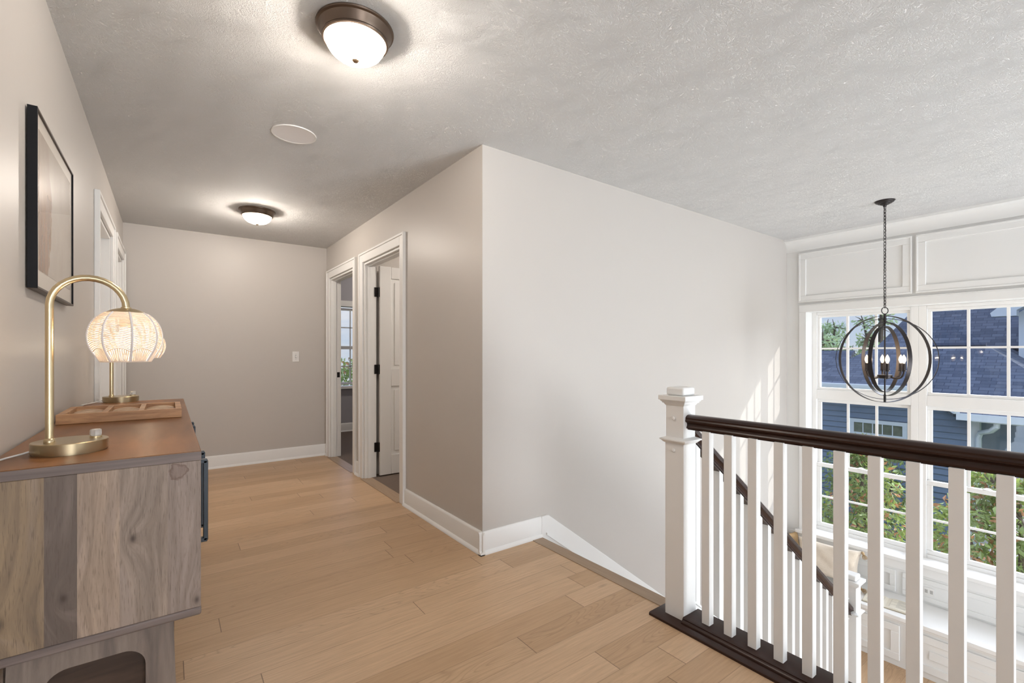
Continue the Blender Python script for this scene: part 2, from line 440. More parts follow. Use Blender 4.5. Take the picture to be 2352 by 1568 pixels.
M['bulb'] = lit_glass('lit frosted bulb', (1,.80,.56), 5.0, .6)
M['filament'] = emis('glowing filament', (1,.66,.34), 90.0)
def rope():
    m, nt, p = new_mat('white cotton cord'); co = nt.coord()
    nt.put(p.inputs['Base Color'], nt.mix(nt.noise(co, 180, 3, .6), (.76,.72,.68), (.88,.86,.83))); p.inputs['Roughness'].default_value = .8
    out = nt.n['Material Output']; tr = nt.node('ShaderNodeBsdfTranslucent'); tr.inputs[0].default_value = (.95,.86,.76,1)
    mx = nt.node('ShaderNodeMixShader'); mx.inputs[0].default_value = .45
    nt.l.new(p.outputs[0], mx.inputs[1]); nt.l.new(tr.outputs[0], mx.inputs[2]); nt.l.new(mx.outputs[0], out.inputs[0]); return m
M['rope'] = rope()
M['ropedark'] = simple('cord rib', (.80,.76,.75), .8)

def art():
    m, nt, p = new_mat('abstract brown watercolour print'); co = nt.coord(); s = nt.sep(co)
    # object origin at the lower near corner of the print: s[1] runs 0..~.6, s[2] 0..~.45
    y, z = s[1], s[2]
    edge = nt.math('ADD', .20, nt.math('MULTIPLY', nt.math('SINE', nt.math('MULTIPLY', nt.math('SUBTRACT', z, .02), 6.5)), .055))
    n = nt.noise(co, 7, 6, .6, .8)
    e = nt.math('SUBTRACT', nt.math('ADD', y, nt.math('MULTIPLY', nt.math('SUBTRACT', n, .5), .12)), edge)
    body = nt.ramp(nt.math('ADD', nt.math('MULTIPLY', e, 6), .5), [(.40, 1), (.50, 0)])
    taper = nt.ramp(nt.math('MULTIPLY', z, 2.4), [(.06, 0), (.13, 1), (.78, 1), (1, .2)])
    brown = nt.mix(nt.noise(nt.mapping(co, (1, 30, 5)), 1, 5, .6, .6), (.13,.055,.025), (.42,.26,.17))
    grey = nt.mix(nt.noise(nt.mapping(co, (3, 9, 5)), 1, 6, .65, .5), (.42,.36,.30), (.58,.52,.46))
    c = nt.mix(nt.math('MULTIPLY', body, taper), grey, brown)
    nt.put(p.inputs['Base Color'], c); p.inputs['Roughness'].default_value = .25; return m
M['art'] = art()
M['mat'] = simple('cream picture mat', (.66,.60,.53), .3, spec=.6, var=.02)

def linen(name, a, b):
    m, nt, p = new_mat(name); co = nt.coord()
    w = nt.noise(nt.mapping(co, (260, 260, 30)), 1, 2); w2 = nt.noise(nt.mapping(co, (30, 30, 260)), 1, 2)
    nt.put(p.inputs['Base Color'], nt.mix(nt.math('MULTIPLY', nt.math('ADD', w, w2), .5), a, b)); p.inputs['Roughness'].default_value = .9
    nt.put(p.inputs['Normal'], nt.bump(nt.math('ADD', w, w2), .3, .003)); return m
M['linen'] = linen('oatmeal linen', (.52,.44,.35), (.78,.69,.58))
M['straw'] = linen('straw coloured weave', (.42,.27,.12), (.72,.50,.28))
M['tassel'] = linen('tan tassel yarn', (.30,.20,.10), (.58,.42,.25))
M['page'] = simple('book page', (.74,.69,.58), .7, var=.05, vscale=40)
M['bookcover'] = simple('tan book cover', (.36,.30,.20), .6)

# outside
M['siding'] = simple('slate blue lap siding', (.085,.125,.19), .6, var=.12, vscale=3)
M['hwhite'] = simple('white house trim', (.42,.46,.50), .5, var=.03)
M['hglass'] = simple('neighbour window glass', (.10,.11,.085), .12, var=.5, vscale=9, spec=.8)
def shingle():
    m, nt, p = new_mat('blue grey asphalt shingles'); co = nt.coord('UV')
    br = nt.node('ShaderNodeTexBrick'); nt.put(br.inputs['Vector'], co); br.inputs['Scale'].default_value = 1
    br.inputs['Brick Width'].default_value = .21; br.inputs['Row Height'].default_value = .10; br.inputs['Mortar Size'].default_value = .006
    br.offset = .37; br.inputs['Color1'].default_value = (.034,.042,.058,1); br.inputs['Color2'].default_value = (.105,.120,.150,1); br.inputs['Mortar'].default_value = (.012,.015,.03,1)
    n = nt.noise(co, 3.0, 4, .6)
    c = nt.mix(nt.math('MULTIPLY', n, .5), br.outputs[0], (.055,.07,.11))
    c = nt.mix(nt.math('MULTIPLY', nt.noise(co, 60, 2), .35), c, (.10,.12,.17))
    nt.put(p.inputs['Base Color'], c); p.inputs['Roughness'].default_value = .85
    s = nt.sep(co); fr = nt.math('FRACT', nt.math('DIVIDE', s[1], .10))
    nt.put(p.inputs['Normal'], nt.bump(nt.math('SUBTRACT', nt.math('MULTIPLY', br.outputs[1], -.4), fr), .7, .03)); return m
M['shingle'] = shingle()
def leafmat(name, a, b, tr):
    m, nt, p = new_mat(name); co = nt.coord()
    n = nt.noise(co, 9, 3, .6)
    nt.put(p.inputs['Base Color'], nt.mix(n, a, b)); p.inputs['Roughness'].default_value = .38
    out = nt.n['Material Output']; t = nt.node('ShaderNodeBsdfTranslucent'); t.inputs[0].default_value = (*tr, 1)
    mx = nt.node('ShaderNodeMixShader'); mx.inputs[0].default_value = .35
    nt.l.new(p.outputs[0], mx.inputs[1]); nt.l.new(t.outputs[0], mx.inputs[2]); nt.l.new(mx.outputs[0], out.inputs[0]); return m
M['leaf'] = leafmat('glossy green leaf', (.06,.10,.03), (.21,.27,.095), (.28,.36,.08))
M['leafred'] = leafmat('bronze tinted leaf', (.17,.075,.035), (.30,.16,.08), (.4,.2,.08))
M['pine'] = leafmat('pine needles', (.25,.36,.20), (.50,.60,.36), (.5,.6,.3))
M['bark'] = simple('grey brown bark', (.10,.075,.055), .9, var=.3, bump=.4)
M['grass'] = simple('lawn', (.06,.11,.03), .9, var=.4, vscale=3)
M['stone'] = simple('pale stone ledge', (.36,.36,.36), .8, var=.3, vscale=5)
M['farwall'] = simple('pale grey far siding', (.30,.32,.34), .7)
# ================================================================== SETTING
H = 2.44; XL = -.349; XR = 1.506; YG = 2.335; YE = 5.74; XW = 5.509
WT = .114; YB = -4.0; ZF = -3.0; ZL = -1.493
RUN = .2515; RISE = ZL/-8; XN = 1.94
MT = M['trim']

# floors
fl = MB(); fl.box(XL, 1.87, YB, YE, -.03, 0)
struct('floor', fl, M['floor'])
lf = MB(); lf.box(3.70, 5.60, -.10, 2.335, ZL-.03, ZL)
struct('floor_stair_landing', lf, M['floor'])
ff = MB(); ff.box(XL-.1, 5.60, YB, 2.335, ZF-.03, ZF)
struct('floor_foyer', ff, M['floor'])
cf = MB(); cf.box(1.575, 5.4, 2.45, 7.3, -.02, 0.004)
struct('floor_bedroom', cf, M['carpet'])
th = MB(); th.box(1.47, 1.575, 3.54, 4.42, -.03, .004); th.box(1.47, 1.575, 4.72, 5.57, -.03, .004)
struct('trim_1', th, M['nosing'])

# ceiling
ce = MB(); ce.box(XL-.3, 5.8, YB-.1, YE+.2, H, H+.12); ce.box(1.62, 5.8, YE+.2, 7.5, H, H+.12)
struct('ceiling', ce, M['ceiling'])

# walls
D3 = (3.72, 4.56); D4 = (4.90, 5.62)      # doorways in the left wall
wl = grid_wall(MB(), 'x', XL-WT, XL, YB-.1, YE, -.03, H, [(D3[0], D3[1], -.04, 2.06), (D4[0], D4[1], -.04, 2.06)])
struct('wall_left', wl, M['wall'])
we = MB().box(XL-WT, XR+WT, YE, YE+WT, -.03, H)
struct('wall_end', we, M['wall'])
D1 = (3.54, 4.42); D2 = (4.72, 5.57)
wr = grid_wall(MB(), 'x', XR, XR+WT, YG+WT, YE, -.03, H, [(D1[0], D1[1], -.04, 2.06), (D2[0], D2[1], -.04, 2.06)])
struct('wall_hall_right', wr, M['wall'])
wg = MB().box(XR, 5.60, YG, YG+WT, ZF, H)
struct('wall_stair', wg, M['wall'])
# under the loft edge, under the stair landing
wu = MB().box(1.90, 1.94, YB, 1.19, -.30, -.03)
struct('trim_loft_fascia', wu, MT)
wu = MB().box(1.80, 1.90, YB, YG, ZF, -.03)
struct('wall_under_loft', wu, M['wall'])
wu = MB().box(3.70, 3.80, 1.20, YG, ZF, ZL-.03); wu.box(3.80, 5.5, -.10, 0, ZF, ZL-.03)
struct('wall_under_landing', wu, M['wall'])
# back wall with unseen foyer and loft windows added for light
BW = [(2.25, 5.15, -2.1, 2.1), (-.10, 1.5, .55, 2.1)]
wb = grid_wall(MB(), 'y', YB-.15, YB, XL-WT, 5.75, ZF, H, BW)
struct('wall_back', wb, M['wall'])

# window wall
GY = [(1.33, 2.059), (.421, 1.15), (-.488, .241)]          # glass of the three mulled units
OY0, OY1, OZ0, OZ1 = -.563, 2.134, -.70, 1.64
XG = 5.68
ww = grid_wall(MB(), 'x', XW, 5.73, YB-.1, YG, ZF, H, [(OY0, OY1, OZ0, OZ1)])
struct('wall_window', ww, M['panelwhite'])

def frame_ring(mb, x0, x1, ya, yb, za, zb, w):
    mb.box(x0, x1, ya, yb, za, za+w); mb.box(x0, x1, ya, yb, zb-w, zb)
    mb.box(x0, x1, ya, ya+w, za+w, zb-w); mb.box(x0, x1, yb-w, yb, za+w, zb-w)
    return mb
UZ = (.832, 1.586); LZU = (.018, .673); LZL = (-.640, -.035)
for k, (ya, yb) in enumerate(GY):
    w = thing('window_%d' % (k+1), None, None, (5.70, (ya+yb)/2, OZ0), kind='structure')
    del w['label']
    # head, sill and mullion members of this unit
    lo = OY0 if k == 2 else (GY[k+1][1]+ya)/2; hi = OY1 if k == 0 else (GY[k-1][0]+yb)/2
    fr = grid_wall(MB(), 'x', 5.645, 5.725, lo, hi, OZ0, OZ1,
        [(ya-.028, yb+.028, UZ[0]-.024, UZ[1]+.024), (ya-.034, yb+.034, LZL[0]-.02, LZU[1]+.034)])
    part('window_frame', fr, MT, w, bevel=.003)
    s1 = frame_ring(MB(), 5.662, 5.70, ya-.028, yb+.028, UZ[0]-.024, UZ[1]+.024, .026)
    part('transom_sash', s1, MT, w, bevel=.003)
    s2 = frame_ring(MB(), 5.684, 5.712, ya-.034, yb+.034, LZU[0]-.036, LZU[1]+.034, .034)
    part('upper_sash', s2, MT, w, bevel=.003)
    s3 = frame_ring(MB(), 5.655, 5.683, ya-.034, yb+.034, LZL[0]-.02, LZL[1]+.054, .040)
    sash = part('lower_sash', s3, MT, w, bevel=.003)
    lk = MB().lathe([(0,0),(.030,0),(.030,.006),(.012,.016),(0,.016)], (5.668, (ya+yb)/2, .019), 16)
    lk.box(5.655, 5.68, (ya+yb)/2-.03, (ya+yb)/2+.03, .019, .026)
    part('sash_lock', lk, M['plastic'], sash)
    mu = MB(); q = (yb-ya)/3
    for j in (1, 2):
        y = ya+q*j
        mu.box(5.676, 5.694, y-.010, y+.010, UZ[0], UZ[1]); mu.box(5.690, 5.706, y-.010, y+.010, LZU[0], LZU[1]); mu.box(5.661, 5.677, y-.010, y+.010, LZL[0], LZL[1])
    for x0, z, in ((5.677, (UZ[0]+UZ[1])/2+.04), (5.691, (LZU[0]+LZU[1])/2), (5.662, (LZL[0]+LZL[1])/2)):
        mu.box(x0, x0+.015, ya, yb, z-.009, z+.009)
    part('muntins', mu, MT, w)
    for zz, x0 in ((UZ, 5.684), (LZU, 5.697), (LZL, 5.668)):
        part('glass_pane', MB().box(x0, x0+.004, ya-.004, yb+.004, zz[0]-.004, zz[1]+.004), M['pane'], w)
# casing, stool, panels, crown
tr = MB()
tr.box(5.489, XW, OY1, OY1+.068, OZ0+.0, OZ1+.0); tr.box(5.489, XW, OY0-.068, OY0, OZ0, OZ1)
tr.box(5.489, XW, OY0-.068, OY1+.068, OZ1, OZ1+.074)
tr.box(5.483, XW, OY0-.072, OY1+.072, OZ1+.074, OZ1+.082)
struct('trim_window_casing', tr, M['panelwhite'], bevel=.003)
st = MB().box(5.440, 5.652, OY0-.09, OY1+.09, OZ0-.028, OZ0+.005); st.box(5.480, XW, OY0-.09, YG, OZ0-.115, OZ0-.028)
struct('trim_window_stool', st, MT, bevel=.003)
for k in range(6):
    y1 = 2.202-.981*k; y0 = y1-.947
    pn = frame_ring(MB(), 5.487, XW, y0, y1, 1.750, 2.272, .066)
    pn.box(5.500, XW, y0+.06, y1-.06, 1.81, 2.21)
    frame_ring(pn, 5.483, 5.492, y0-.004, y1+.004, 1.746, 2.276, .016)
    struct('trim_upper_panel_%d' % (k+1), pn, M['panelwhite'], bevel=.003)
cr = MB()
pts = [(XW, 2.300), (5.500, 2.300), (5.500, 2.322)]
for i in range(9):
    a = i/8*PI/2
    pts.append((5.500-.050*(1-math.cos(a)), 2.328+.088*math.sin(a)))
pts += [(5.443, 2.418), (5.443, H), (XW, H)]
cr.prism(pts, 'y', YB, YG)
struct('trim_crown', cr, M['panelwhite'], angle=25)
# bench back panelling
bp = MB(); bp.box(5.489, XW, YB, YG, ZL, -.79)
for k in range(5):
    y1 = 2.25-.93*k; frame_ring(bp, 5.478, 5.489, y1-.88, y1, -1.035, -.835, .045)
struct('trim_bench_panelling', bp, M['panelwhite'], bevel=.003)

# base boards (with shoe moulding)
def base_mb(mb, axis, face, out, a, b, h=.132, z=0):
    """face = wall plane, out = +1/-1 side, a..b run"""
    t = .015*out; q = .030*out
    pr = [(face, z), (face+q, z), (face+q, z+.006), (face+q*.8, z+.016), (face+t, z+.022), (face+t, z+h-.014), (face+t*.7, z+h-.003), (face+t*.45, z+h), (face, z+h)]
    if axis == 'x': mb.prism(pr, 'y', a, b)            # wall plane x = face, run along y
    else: mb.prism([(p[0], p[1]) for p in pr], 'x', a, b)   # wall plane y = face, run along x
    return mb
bb = base_mb(MB(), 'x', XL, 1, YB, 3.63); base_mb(bb, 'x', XL, 1, 4.65, 4.81)
struct('baseboard_left', bb, MT)
struct('baseboard_end', base_mb(MB(), 'y', YE, -1, XL, XR), MT)
bb = base_mb(MB(), 'x', XR, -1, YG-.030, 3.45); base_mb(bb, 'x', XR, -1, 4.51, 4.63); base_mb(bb, 'x', XR, -1, 5.66, YE)
struct('baseboard_hall_right', bb, MT)
bb = base_mb(MB(), 'y', YG, -1, XR-.030, 1.955)
struct('baseboard_stair', bb, MT)
struct('baseboard_bedroom', base_mb(MB(), 'y', 7.27, -1, 1.62, 5.4), MT)

# stair skirt board on the grey wall
def nos(x): return -RISE/RUN*(x-XN)
sk = MB()
sk.prism([(1.955, .132), (2.012, .132), (3.80, nos(3.80)+.190), (3.80, ZL+.132), (5.45, ZL+.132), (5.45, ZL), (3.60, ZL), (1.955, -.30)], 'y', 2.317, YG)
struct('baseboard_stair_skirt', sk, MT, bevel=.002)
sb = MB()
sb.sweepv([(-.006,-.014),(.006,-.014),(.006,0),(-.006,0)], (1.99, 2.312, nos(1.99)+.060), (3.7, 2.312, nos(3.7)+.060))
struct('trim_skirt_bead', sb, MT)
# nosing at the head of the stair
ns = MB().prism([(1.868,-.028),(1.950,-.028),(1.957,-.020),(1.957,-.006),(1.950,.003),(1.868,.003)], 'y', 1.29, 2.318)
struct('trim_stair_nosing', ns, M['nosing'])

# doors of the hall
def casing(mb, face, out, y0, y1, ztop=2.06, w=.090):
    t = .018*out; f = face
    for a, b in ((y0-w, y0-.004), (y1+.004, y1+w)):
        mb.box(f, f+t, a, b, 0, ztop+w)
    mb.box(f, f+t, y0-.004, y1+.004, ztop+.004, ztop+w)
    # raised outer band
    for a, b in ((y0-w-.004, y0-w+.016), (y1+w-.016, y1+w+.004)): mb.box(f, f+t*1.5, a, b, 0, ztop+w+.004)
    mb.box(f, f+t*1.5, y0-w+.016, y1+w-.016, ztop+w-.014, ztop+w+.004)
    return mb
def jamb(mb, x0, x1, y0, y1, ztop=2.06):
    t = .018
    mb.box(x0, x1, y0, y0+t, 0, ztop); mb.box(x0, x1, y1-t, y1, 0, ztop); mb.box(x0, x1, y0+t, y1-t, ztop-t, ztop)
    return mb
def leaf_mb(w, h=2.03, t=.035):
    """two panel door leaf, hinge edge at 0, width along u; both faces moulded. returns boxes (u, v(thickness), z)"""
    out = []; st_ = .115
    ZP = [(.19, .86), (1.03, h-.115)]
    out.append((0, st_, 0, t, 0, h)); out.append((w-st_, w, 0, t, 0, h))
    out.append((st_, w-st_, 0, t, 0, ZP[0][0])); out.append((st_, w-st_, 0, t, ZP[0][1], ZP[1][0])); out.append((st_, w-st_, 0, t, ZP[1][1], h))
    for a, b in ZP:
        out.append((st_, w-st_, t*.30, t*.70, a, b))
        out.append((st_+.035, w-st_-.035, t*.10, t*.90, a+.035, b-.035))
    return out
def hinge(mb, x, y, z):
    mb.tube([(x, y, z-.045), (x, y, z+.045)], .0075, 10)
    return mb
def doorset(name, face, out, y0, y1):
    d = thing(name, None, None, (face, (y0+y1)/2, 0), kind='structure'); del d['label']
    part('casing', casing(MB(), face, out, y0, y1), MT, d, bevel=.0025)
    x0, x1 = (face, face+WT) if out < 0 else (face-WT, face)
    jm = jamb(MB(), x0, x1, y0, y1)
    # door stop
    xs = x1-.055 if out < 0 else x0+.040
    jm.box(xs-.030, xs, y0+.018, y0+.030, 0, 2.042); jm.box(xs-.030, xs, y1-.030, y1-.018, 0, 2.042); jm.box(xs-.030, xs, y0+.03, y1-.03, 2.030, 2.042)
    part('jamb', jm, MT, d, bevel=.0015)
    return d
d1 = doorset('door_1', XR, -1, *D1)
lf_ = MB()
for u0, u1, v0, v1, a, b in leaf_mb(.80): lf_.box(XR+WT+.026+u0, XR+WT+.026+u1, 4.378+v0, 4.378+v1, a+.014, b+.014)
dl = part('door_leaf', lf_, MT, d1, bevel=.004)
for z in (.29, 1.043, 1.79):
    hg = MB(); hg.tube([(1.634, 4.388, z-.046), (1.634, 4.388, z+.046)], .0075, 10)
    hg.box(1.600, 1.634, 4.398, 4.4035, z-.045, z+.045); hg.box(1.634, 1.648, 4.382, 4.386, z-.045, z+.045)
    hg.box(1.598, 1.634, 4.3975, 4.400, z-.045, z+.045)
    part('hinge', hg, M['hingeblack'], d1)
d2 = doorset('door_2', XR, -1, *D2)
sp = MB().box(1.575, 1.606, D2[1]-.0195, D2[1]-.0178, .92, .98); sp.box(1.586, 1.596, D2[1]-.021, D2[1]-.0195, .935, .965)
part('strike_plate', sp, M['hingeblack'], d2)
lf_ = MB()
for u0, u1, v0, v1, a, b in leaf_mb(.80): lf_.box(XR+WT+.026+u0, XR+WT+.026+u1, D2[0]-.02-v1, D2[0]-.02-v0, a+.014, b+.014)
part('door_leaf', lf_, MT, d2, bevel=.004)
for nm, D in (('door_3', D3), ('door_4', D4)):
    d = doorset(nm, XL, 1, *D)
    lf_ = MB()
    for u0, u1, v0, v1, a, b in leaf_mb(D[1]-D[0]-.046): lf_.box(XL-.112+v0, XL-.112+v1, D[0]+.023+u0, D[0]+.023+u1, a+.01, b+.01)
    part('door_leaf', lf_, MT, d, bevel=.004)
struct('floor_doorway', MB().box(XL-WT-.4, XL, 3.6, 5.7, -.03, -.001), M['floor'])
struct('wall_left_closet', MB().box(XL-WT-.02, XL-WT, 3.6, 5.7, 0, H), M['wall'])

# the room behind the hall doors, with its window
wd = MB(); wd.box(1.60, 1.62, YE+WT, 7.27, 0, H); wd.box(5.4, 5.5, 2.45, 7.4, 0, H)
struct('wall_bedroom_side', wd, M['bluewall'])
BX = (1.99, 2.86)
wf = grid_wall(MB(), 'y', 7.27, 7.40, 1.60, 5.5, -.03, H, [(BX[0]-.03, BX[1]+.03, .70, 1.92)])
struct('wall_bedroom_far', wf, M['bluewall'])
wd = MB().box(1.62, 5.4, 4.50, 4.60, 0, H)
struct('wall_bedroom_partition', wd, M['wall'])
w4 = thing('window_4', None, None, (2.42, 7.3, .7), kind='structure'); del w4['label']
fr = MB(); a, b = BX
for z0, z1, yy in ((.72, 1.30, 7.31), (1.28, 1.90, 7.335)):
    fr.box(a-.03, a+.03, yy, yy+.03, z0, z1); fr.box(b-.03, b+.03, yy, yy+.03, z0, z1)
    fr.box(a, b, yy, yy+.03, z0, z0+.035); fr.box(a, b, yy, yy+.03, z1-.035, z1)
part('window_frame', fr, M['blackmetal'] if False else simple('grey white vinyl frame', (.55,.56,.58), .4), w4)
mu = MB()
for j in (1, 2): mu.box(a+(b-a)/3*j-.009, a+(b-a)/3*j+.009, 7.33, 7.345, .74, 1.88)
for z in (1.0, 1.60): mu.box(a, b, 7.33, 7.345, z-.009, z+.009)
part('muntins', mu, simple('grey white muntin', (.6,.61,.63), .4), w4)
part('glass_pane', MB().box(a, b, 7.336, 7.340, .74, 1.88), M['pane'], w4)
cs = MB(); cs.box(a-.10, a-.03, 7.25, 7.27, .70, 1.98); cs.box(b+.03, b+.10, 7.25, 7.27, .70, 1.98); cs.box(a-.10, b+.10, 7.25, 7.27, 1.92, 2.01); cs.box(a-.12, b+.12, 7.20, 7.27, .66, .70)
part('casing', cs, MT, w4, bevel=.003)
# unseen foyer and loft windows, added behind the camera to let light in
for k, (x0, x1, z0, z1) in enumerate(BW):
    w = thing('window_%d' % (k+5), None, None, ((x0+x1)/2, YB-.07, z0), kind='structure'); del w['label']
    fr = MB(); n = 3 if k == 0 else 2; q = (x1-x0)/n
    for j in range(n):
        xa, xb = x0+q*j, x0+q*(j+1)
        fr.box(xa, xa+.04, YB-.11, YB-.06, z0, z1); fr.box(xb-.04, xb, YB-.11, YB-.06, z0, z1)
        for z in ([z0, (z0+z1)/2-.02, z1-.04]): fr.box(xa+.04, xb-.04, YB-.11, YB-.06, z, z+.04)
    part('window_frame', fr, MT, w)
    part('glass_pane', MB().box(x0, x1, YB-.088, YB-.084, z0, z1), M['pane'], w)
# outside ground
struct('ground', MB().box(5.8, 60, -40, 60, -3.4, -3.25), M['grass'])
# ================================================================== STAIR AND RAILINGS
RAILP = [(-.020,0),(.020,0),(.022,.006),(.017,.012),(.016,.020),(.021,.026),(.030,.030),(.0315,.036),(.0285,.042),(.0295,.048),(.022,.056),(.010,.0600),(-.010,.0600),(-.022,.056),(-.0295,.048),(-.0285,.042),(-.0315,.036),(-.030,.030),(-.021,.026),(-.016,.020),(-.017,.012),(-.022,.006)]
def newel_parts(t, x, y, z0, ztop, collar):
    """box newel: lower box, collar, upper box, crown cap"""
    a = .0475
    mb = MB().box(x-a, x+a, y-a, y+a, z0, collar-.012)
    mb.box(x-a*.95, x+a*.95, y-a*.95, y+a*.95, collar-.012, ztop-.075)
    p = part('newel_post', mb, MT, t, bevel=.002)
    co = MB(); co.frustum(x, y, collar-.012, collar, a+.003, a+.015); co.frustum(x, y, collar, collar+.007, a+.018, a+.018); co.frustum(x, y, collar+.007, collar+.015, a+.016, a-.002)
    part('collar', co, MT, p, bevel=.001)
    cp = MB(); z = ztop-.082
    cp.frustum(x, y, z, z+.010, a, a+.006); cp.frustum(x, y, z+.010, z+.016, a+.010, a+.010); cp.frustum(x, y, z+.016, z+.024, a+.013, a+.018); cp.frustum(x, y, z+.024, z+.044, a+.022, a+.022)
    part('newel_cap', cp, MT, p, bevel=.0012)
    part('cap_block', MB().frustum(x, y, z+.044, ztop, a*.95, a*.95), MT, p, bevel=.009)
    for zz in (collar+.100, collar-.043):
        b = MB(); n = 8
        b.tube([(x-a-.0005, y+.004, zz), (x-a-.004, y+.004, zz), (x-a-.0065, y+.004, zz)], [.0085, .0080, .004], 16)
        part('plug_button', b, MT, p)
NX, NY = 1.870, 1.2435
gr = thing('landing_railing', 'white baluster guard railing with dark espresso handrail along the upstairs landing edge', 'railing', (1.865, 0, 0))
newel_parts(gr, NX, NY, .002, 1.042, .802)
YR = -3.95
part('handrail', MB().sweep([(u, v) for u, v in RAILP], (1.867, YR, .861), (1.867, NY-.046, .861)), M['darkwood'], gr, label='dark espresso stained moulded handrail')
part('fillet', MB().box(1.855, 1.879, YR, NY-.046, .855, .862), M['darkwood'], gr)
bp_ = MB().prism([(1.766,0),(1.935,0),(1.935,.012),(1.932,.014),(1.772,.014),(1.766,.010)], 'y', YR, 1.337)
part('base_plate', bp_, M['darkwood'], gr, label='dark espresso base plate on the floor')
sh = MB().prism([(1.800,.014),(1.932,.014),(1.932,.036),(1.818,.036),(1.812,.032),(1.812,.028),(1.804,.024),(1.800,.018)], 'y', YR, NY-.048)
part('shoe_rail', sh, M['darkwood'], gr)
a = .0172
y = 1.106; k = 0
base_b = None
while y > YR+.05:
    if base_b is None:
        base_b = part('baluster', MB().box(1.861-a, 1.861+a, y-a, y+a, .034, .858), MT, gr, bevel=.0015); y_first = y
    else:
        o = base_b.copy(); C.objects.link(o); o.parent = gr; o.location = (0, y-y_first, 0)
    y -= .0982; k += 1
# ------- the flight down to the window-seat landing
stc = thing('staircase', 'flight of oak stairs going down from the landing between grey wall and railing', 'staircase', (2.8, 1.8, ZL))
for i in range(7):
    x0 = XN+RUN*i; z = -RISE*(i+1)
    t = MB().box(x0-.02, x0+RUN+.028, 1.262, 2.317, z-.03, z)
    part('tread', t, M['floor'], stc, bevel=.006)
for i in range(8):
    x0 = XN-.012+RUN*i; z = -RISE*i
    part('riser', MB().box(x0, x0+.012, 1.262, 2.317, z-RISE, z-.03), MT, stc)
def nz(x): return nos(x)
sg = MB().prism([(1.935, nz(1.935)+.05), (3.72, nz(3.72)+.05), (3.72, ZL+.002), (3.30, ZL+.002), (1.935, -.50)], 'y', 1.226, 1.262)
part('stringer', sg, MT, stc, bevel=.002)
sr = thing('stair_railing', 'sloping white balustrade with dark handrail descending beside the stairs', 'railing', (2.9, NY, ZL))
newel_parts(sr, 3.955, NY, ZL, -.385, -.655)
def hr(x): return .704-.745*(x-2.142)-.058
part('handrail', MB().sweep(RAILP, (1.9185, NY, hr(1.9185)), (3.909, NY, hr(3.909))), M['darkwood'], sr, label='sloping dark espresso handrail')
part('stair_cap', MB().sweepv([(-.024,0),(.024,0),(.024,.012),(-.024,.012)], (1.938, NY, nz(1.938)+.05), (3.909, NY, nz(3.909)+.05)), MT, sr, bevel=.002)
x = 1.985
while x < 3.88:
    zb = nz(x)+.058; zt = hr(x)-.004
    s_ = .745*a
    mb = MB(); mb.prism([(x-a, zb+s_), (x+a, zb-s_), (x+a, zt-s_), (x-a, zt+s_)], 'y', NY-a, NY+a)
    part('baluster', mb, MT, sr, bevel=.0015)
    # short dark fillet between this baluster and the next
    xa, xb = x+a, x+.1-a
    if xb < 3.90:
        f = lambda q: hr(q)
        part('fillet', MB().prism([(xa, f(xa)+.002), (xb, f(xb)+.002), (xb, f(xb)-.012), (xa, f(xa)-.012)], 'y', NY-.017, NY+.017), M['darkwood'], sr)
    x += .1
# lower flight beyond
lw = thing('lower_staircase', 'lower flight of stairs turning back down from the window-seat landing', 'staircase', (2.7, .6, ZF))
for i in range(7):
    x1 = 3.70-RUN*i; z = ZL-RISE*(i+1)
    part('tread', MB().box(x1-RUN-.02, x1+.01, .0, 1.19, z-.03, z), M['floor'], lw)
    part('riser', MB().box(x1-.012, x1, .0, 1.19, z, z+RISE-.03), MT, lw)

# ================================================================== WINDOW SEAT
ZS = -1.051
bs = thing('window_seat', 'long white built-in window seat with panelled cabinet doors below the stair windows', 'bench', (5.25, .3, ZL))
part('carcass', MB().box(5.045, 5.487, -3.9, 2.315, ZL, ZS-.035), M['panelwhite'], bs)
part('seat_board', MB().box(5.008, 5.487, -3.9, 2.315, ZS-.035, ZS), MT, bs, bevel=.004)
part('seat_moulding', MB().box(5.034, 5.045, -3.9, 2.315, ZS-.062, ZS-.035), MT, bs, bevel=.003)
for k in range(6):
    y1 = 2.03-.86*k; y0 = y1-.80
    if y0 < -3.8: break
    dm = frame_ring(MB(), 5.027, 5.046, y0, y1, ZL+.055, ZS-.085, .062)
    dm.box(5.037, 5.046, y0+.05, y1-.05, ZL+.10, ZS-.14)
    if k % 1 == 0: dm.box(5.031, 5.037, y0+.13, y1-.13, ZL+.17, ZS-.20)
    part('cabinet_door', dm, M['panelwhite'], bs, bevel=.003)
ot = MB().box(5.4835, 5.489, 1.095, 1.170, -.975, -.905); ot2 = MB().box(5.4815, 5.4835, 1.105, 1.125, -.955, -.925); ot2.box(5.4815, 5.4835, 1.140, 1.160, -.955, -.925)
o_ = thing('wall_outlet', 'white electrical outlet on the panelled back of the window seat', 'outlet', (5.489, 1.132, -.94))
part('cover_plate', ot, M['plastic'], o_, bevel=.002); part('socket', ot2, simple('grey socket', (.45,.44,.42), .5), o_)  # sockets in a darker grey than the cover plate

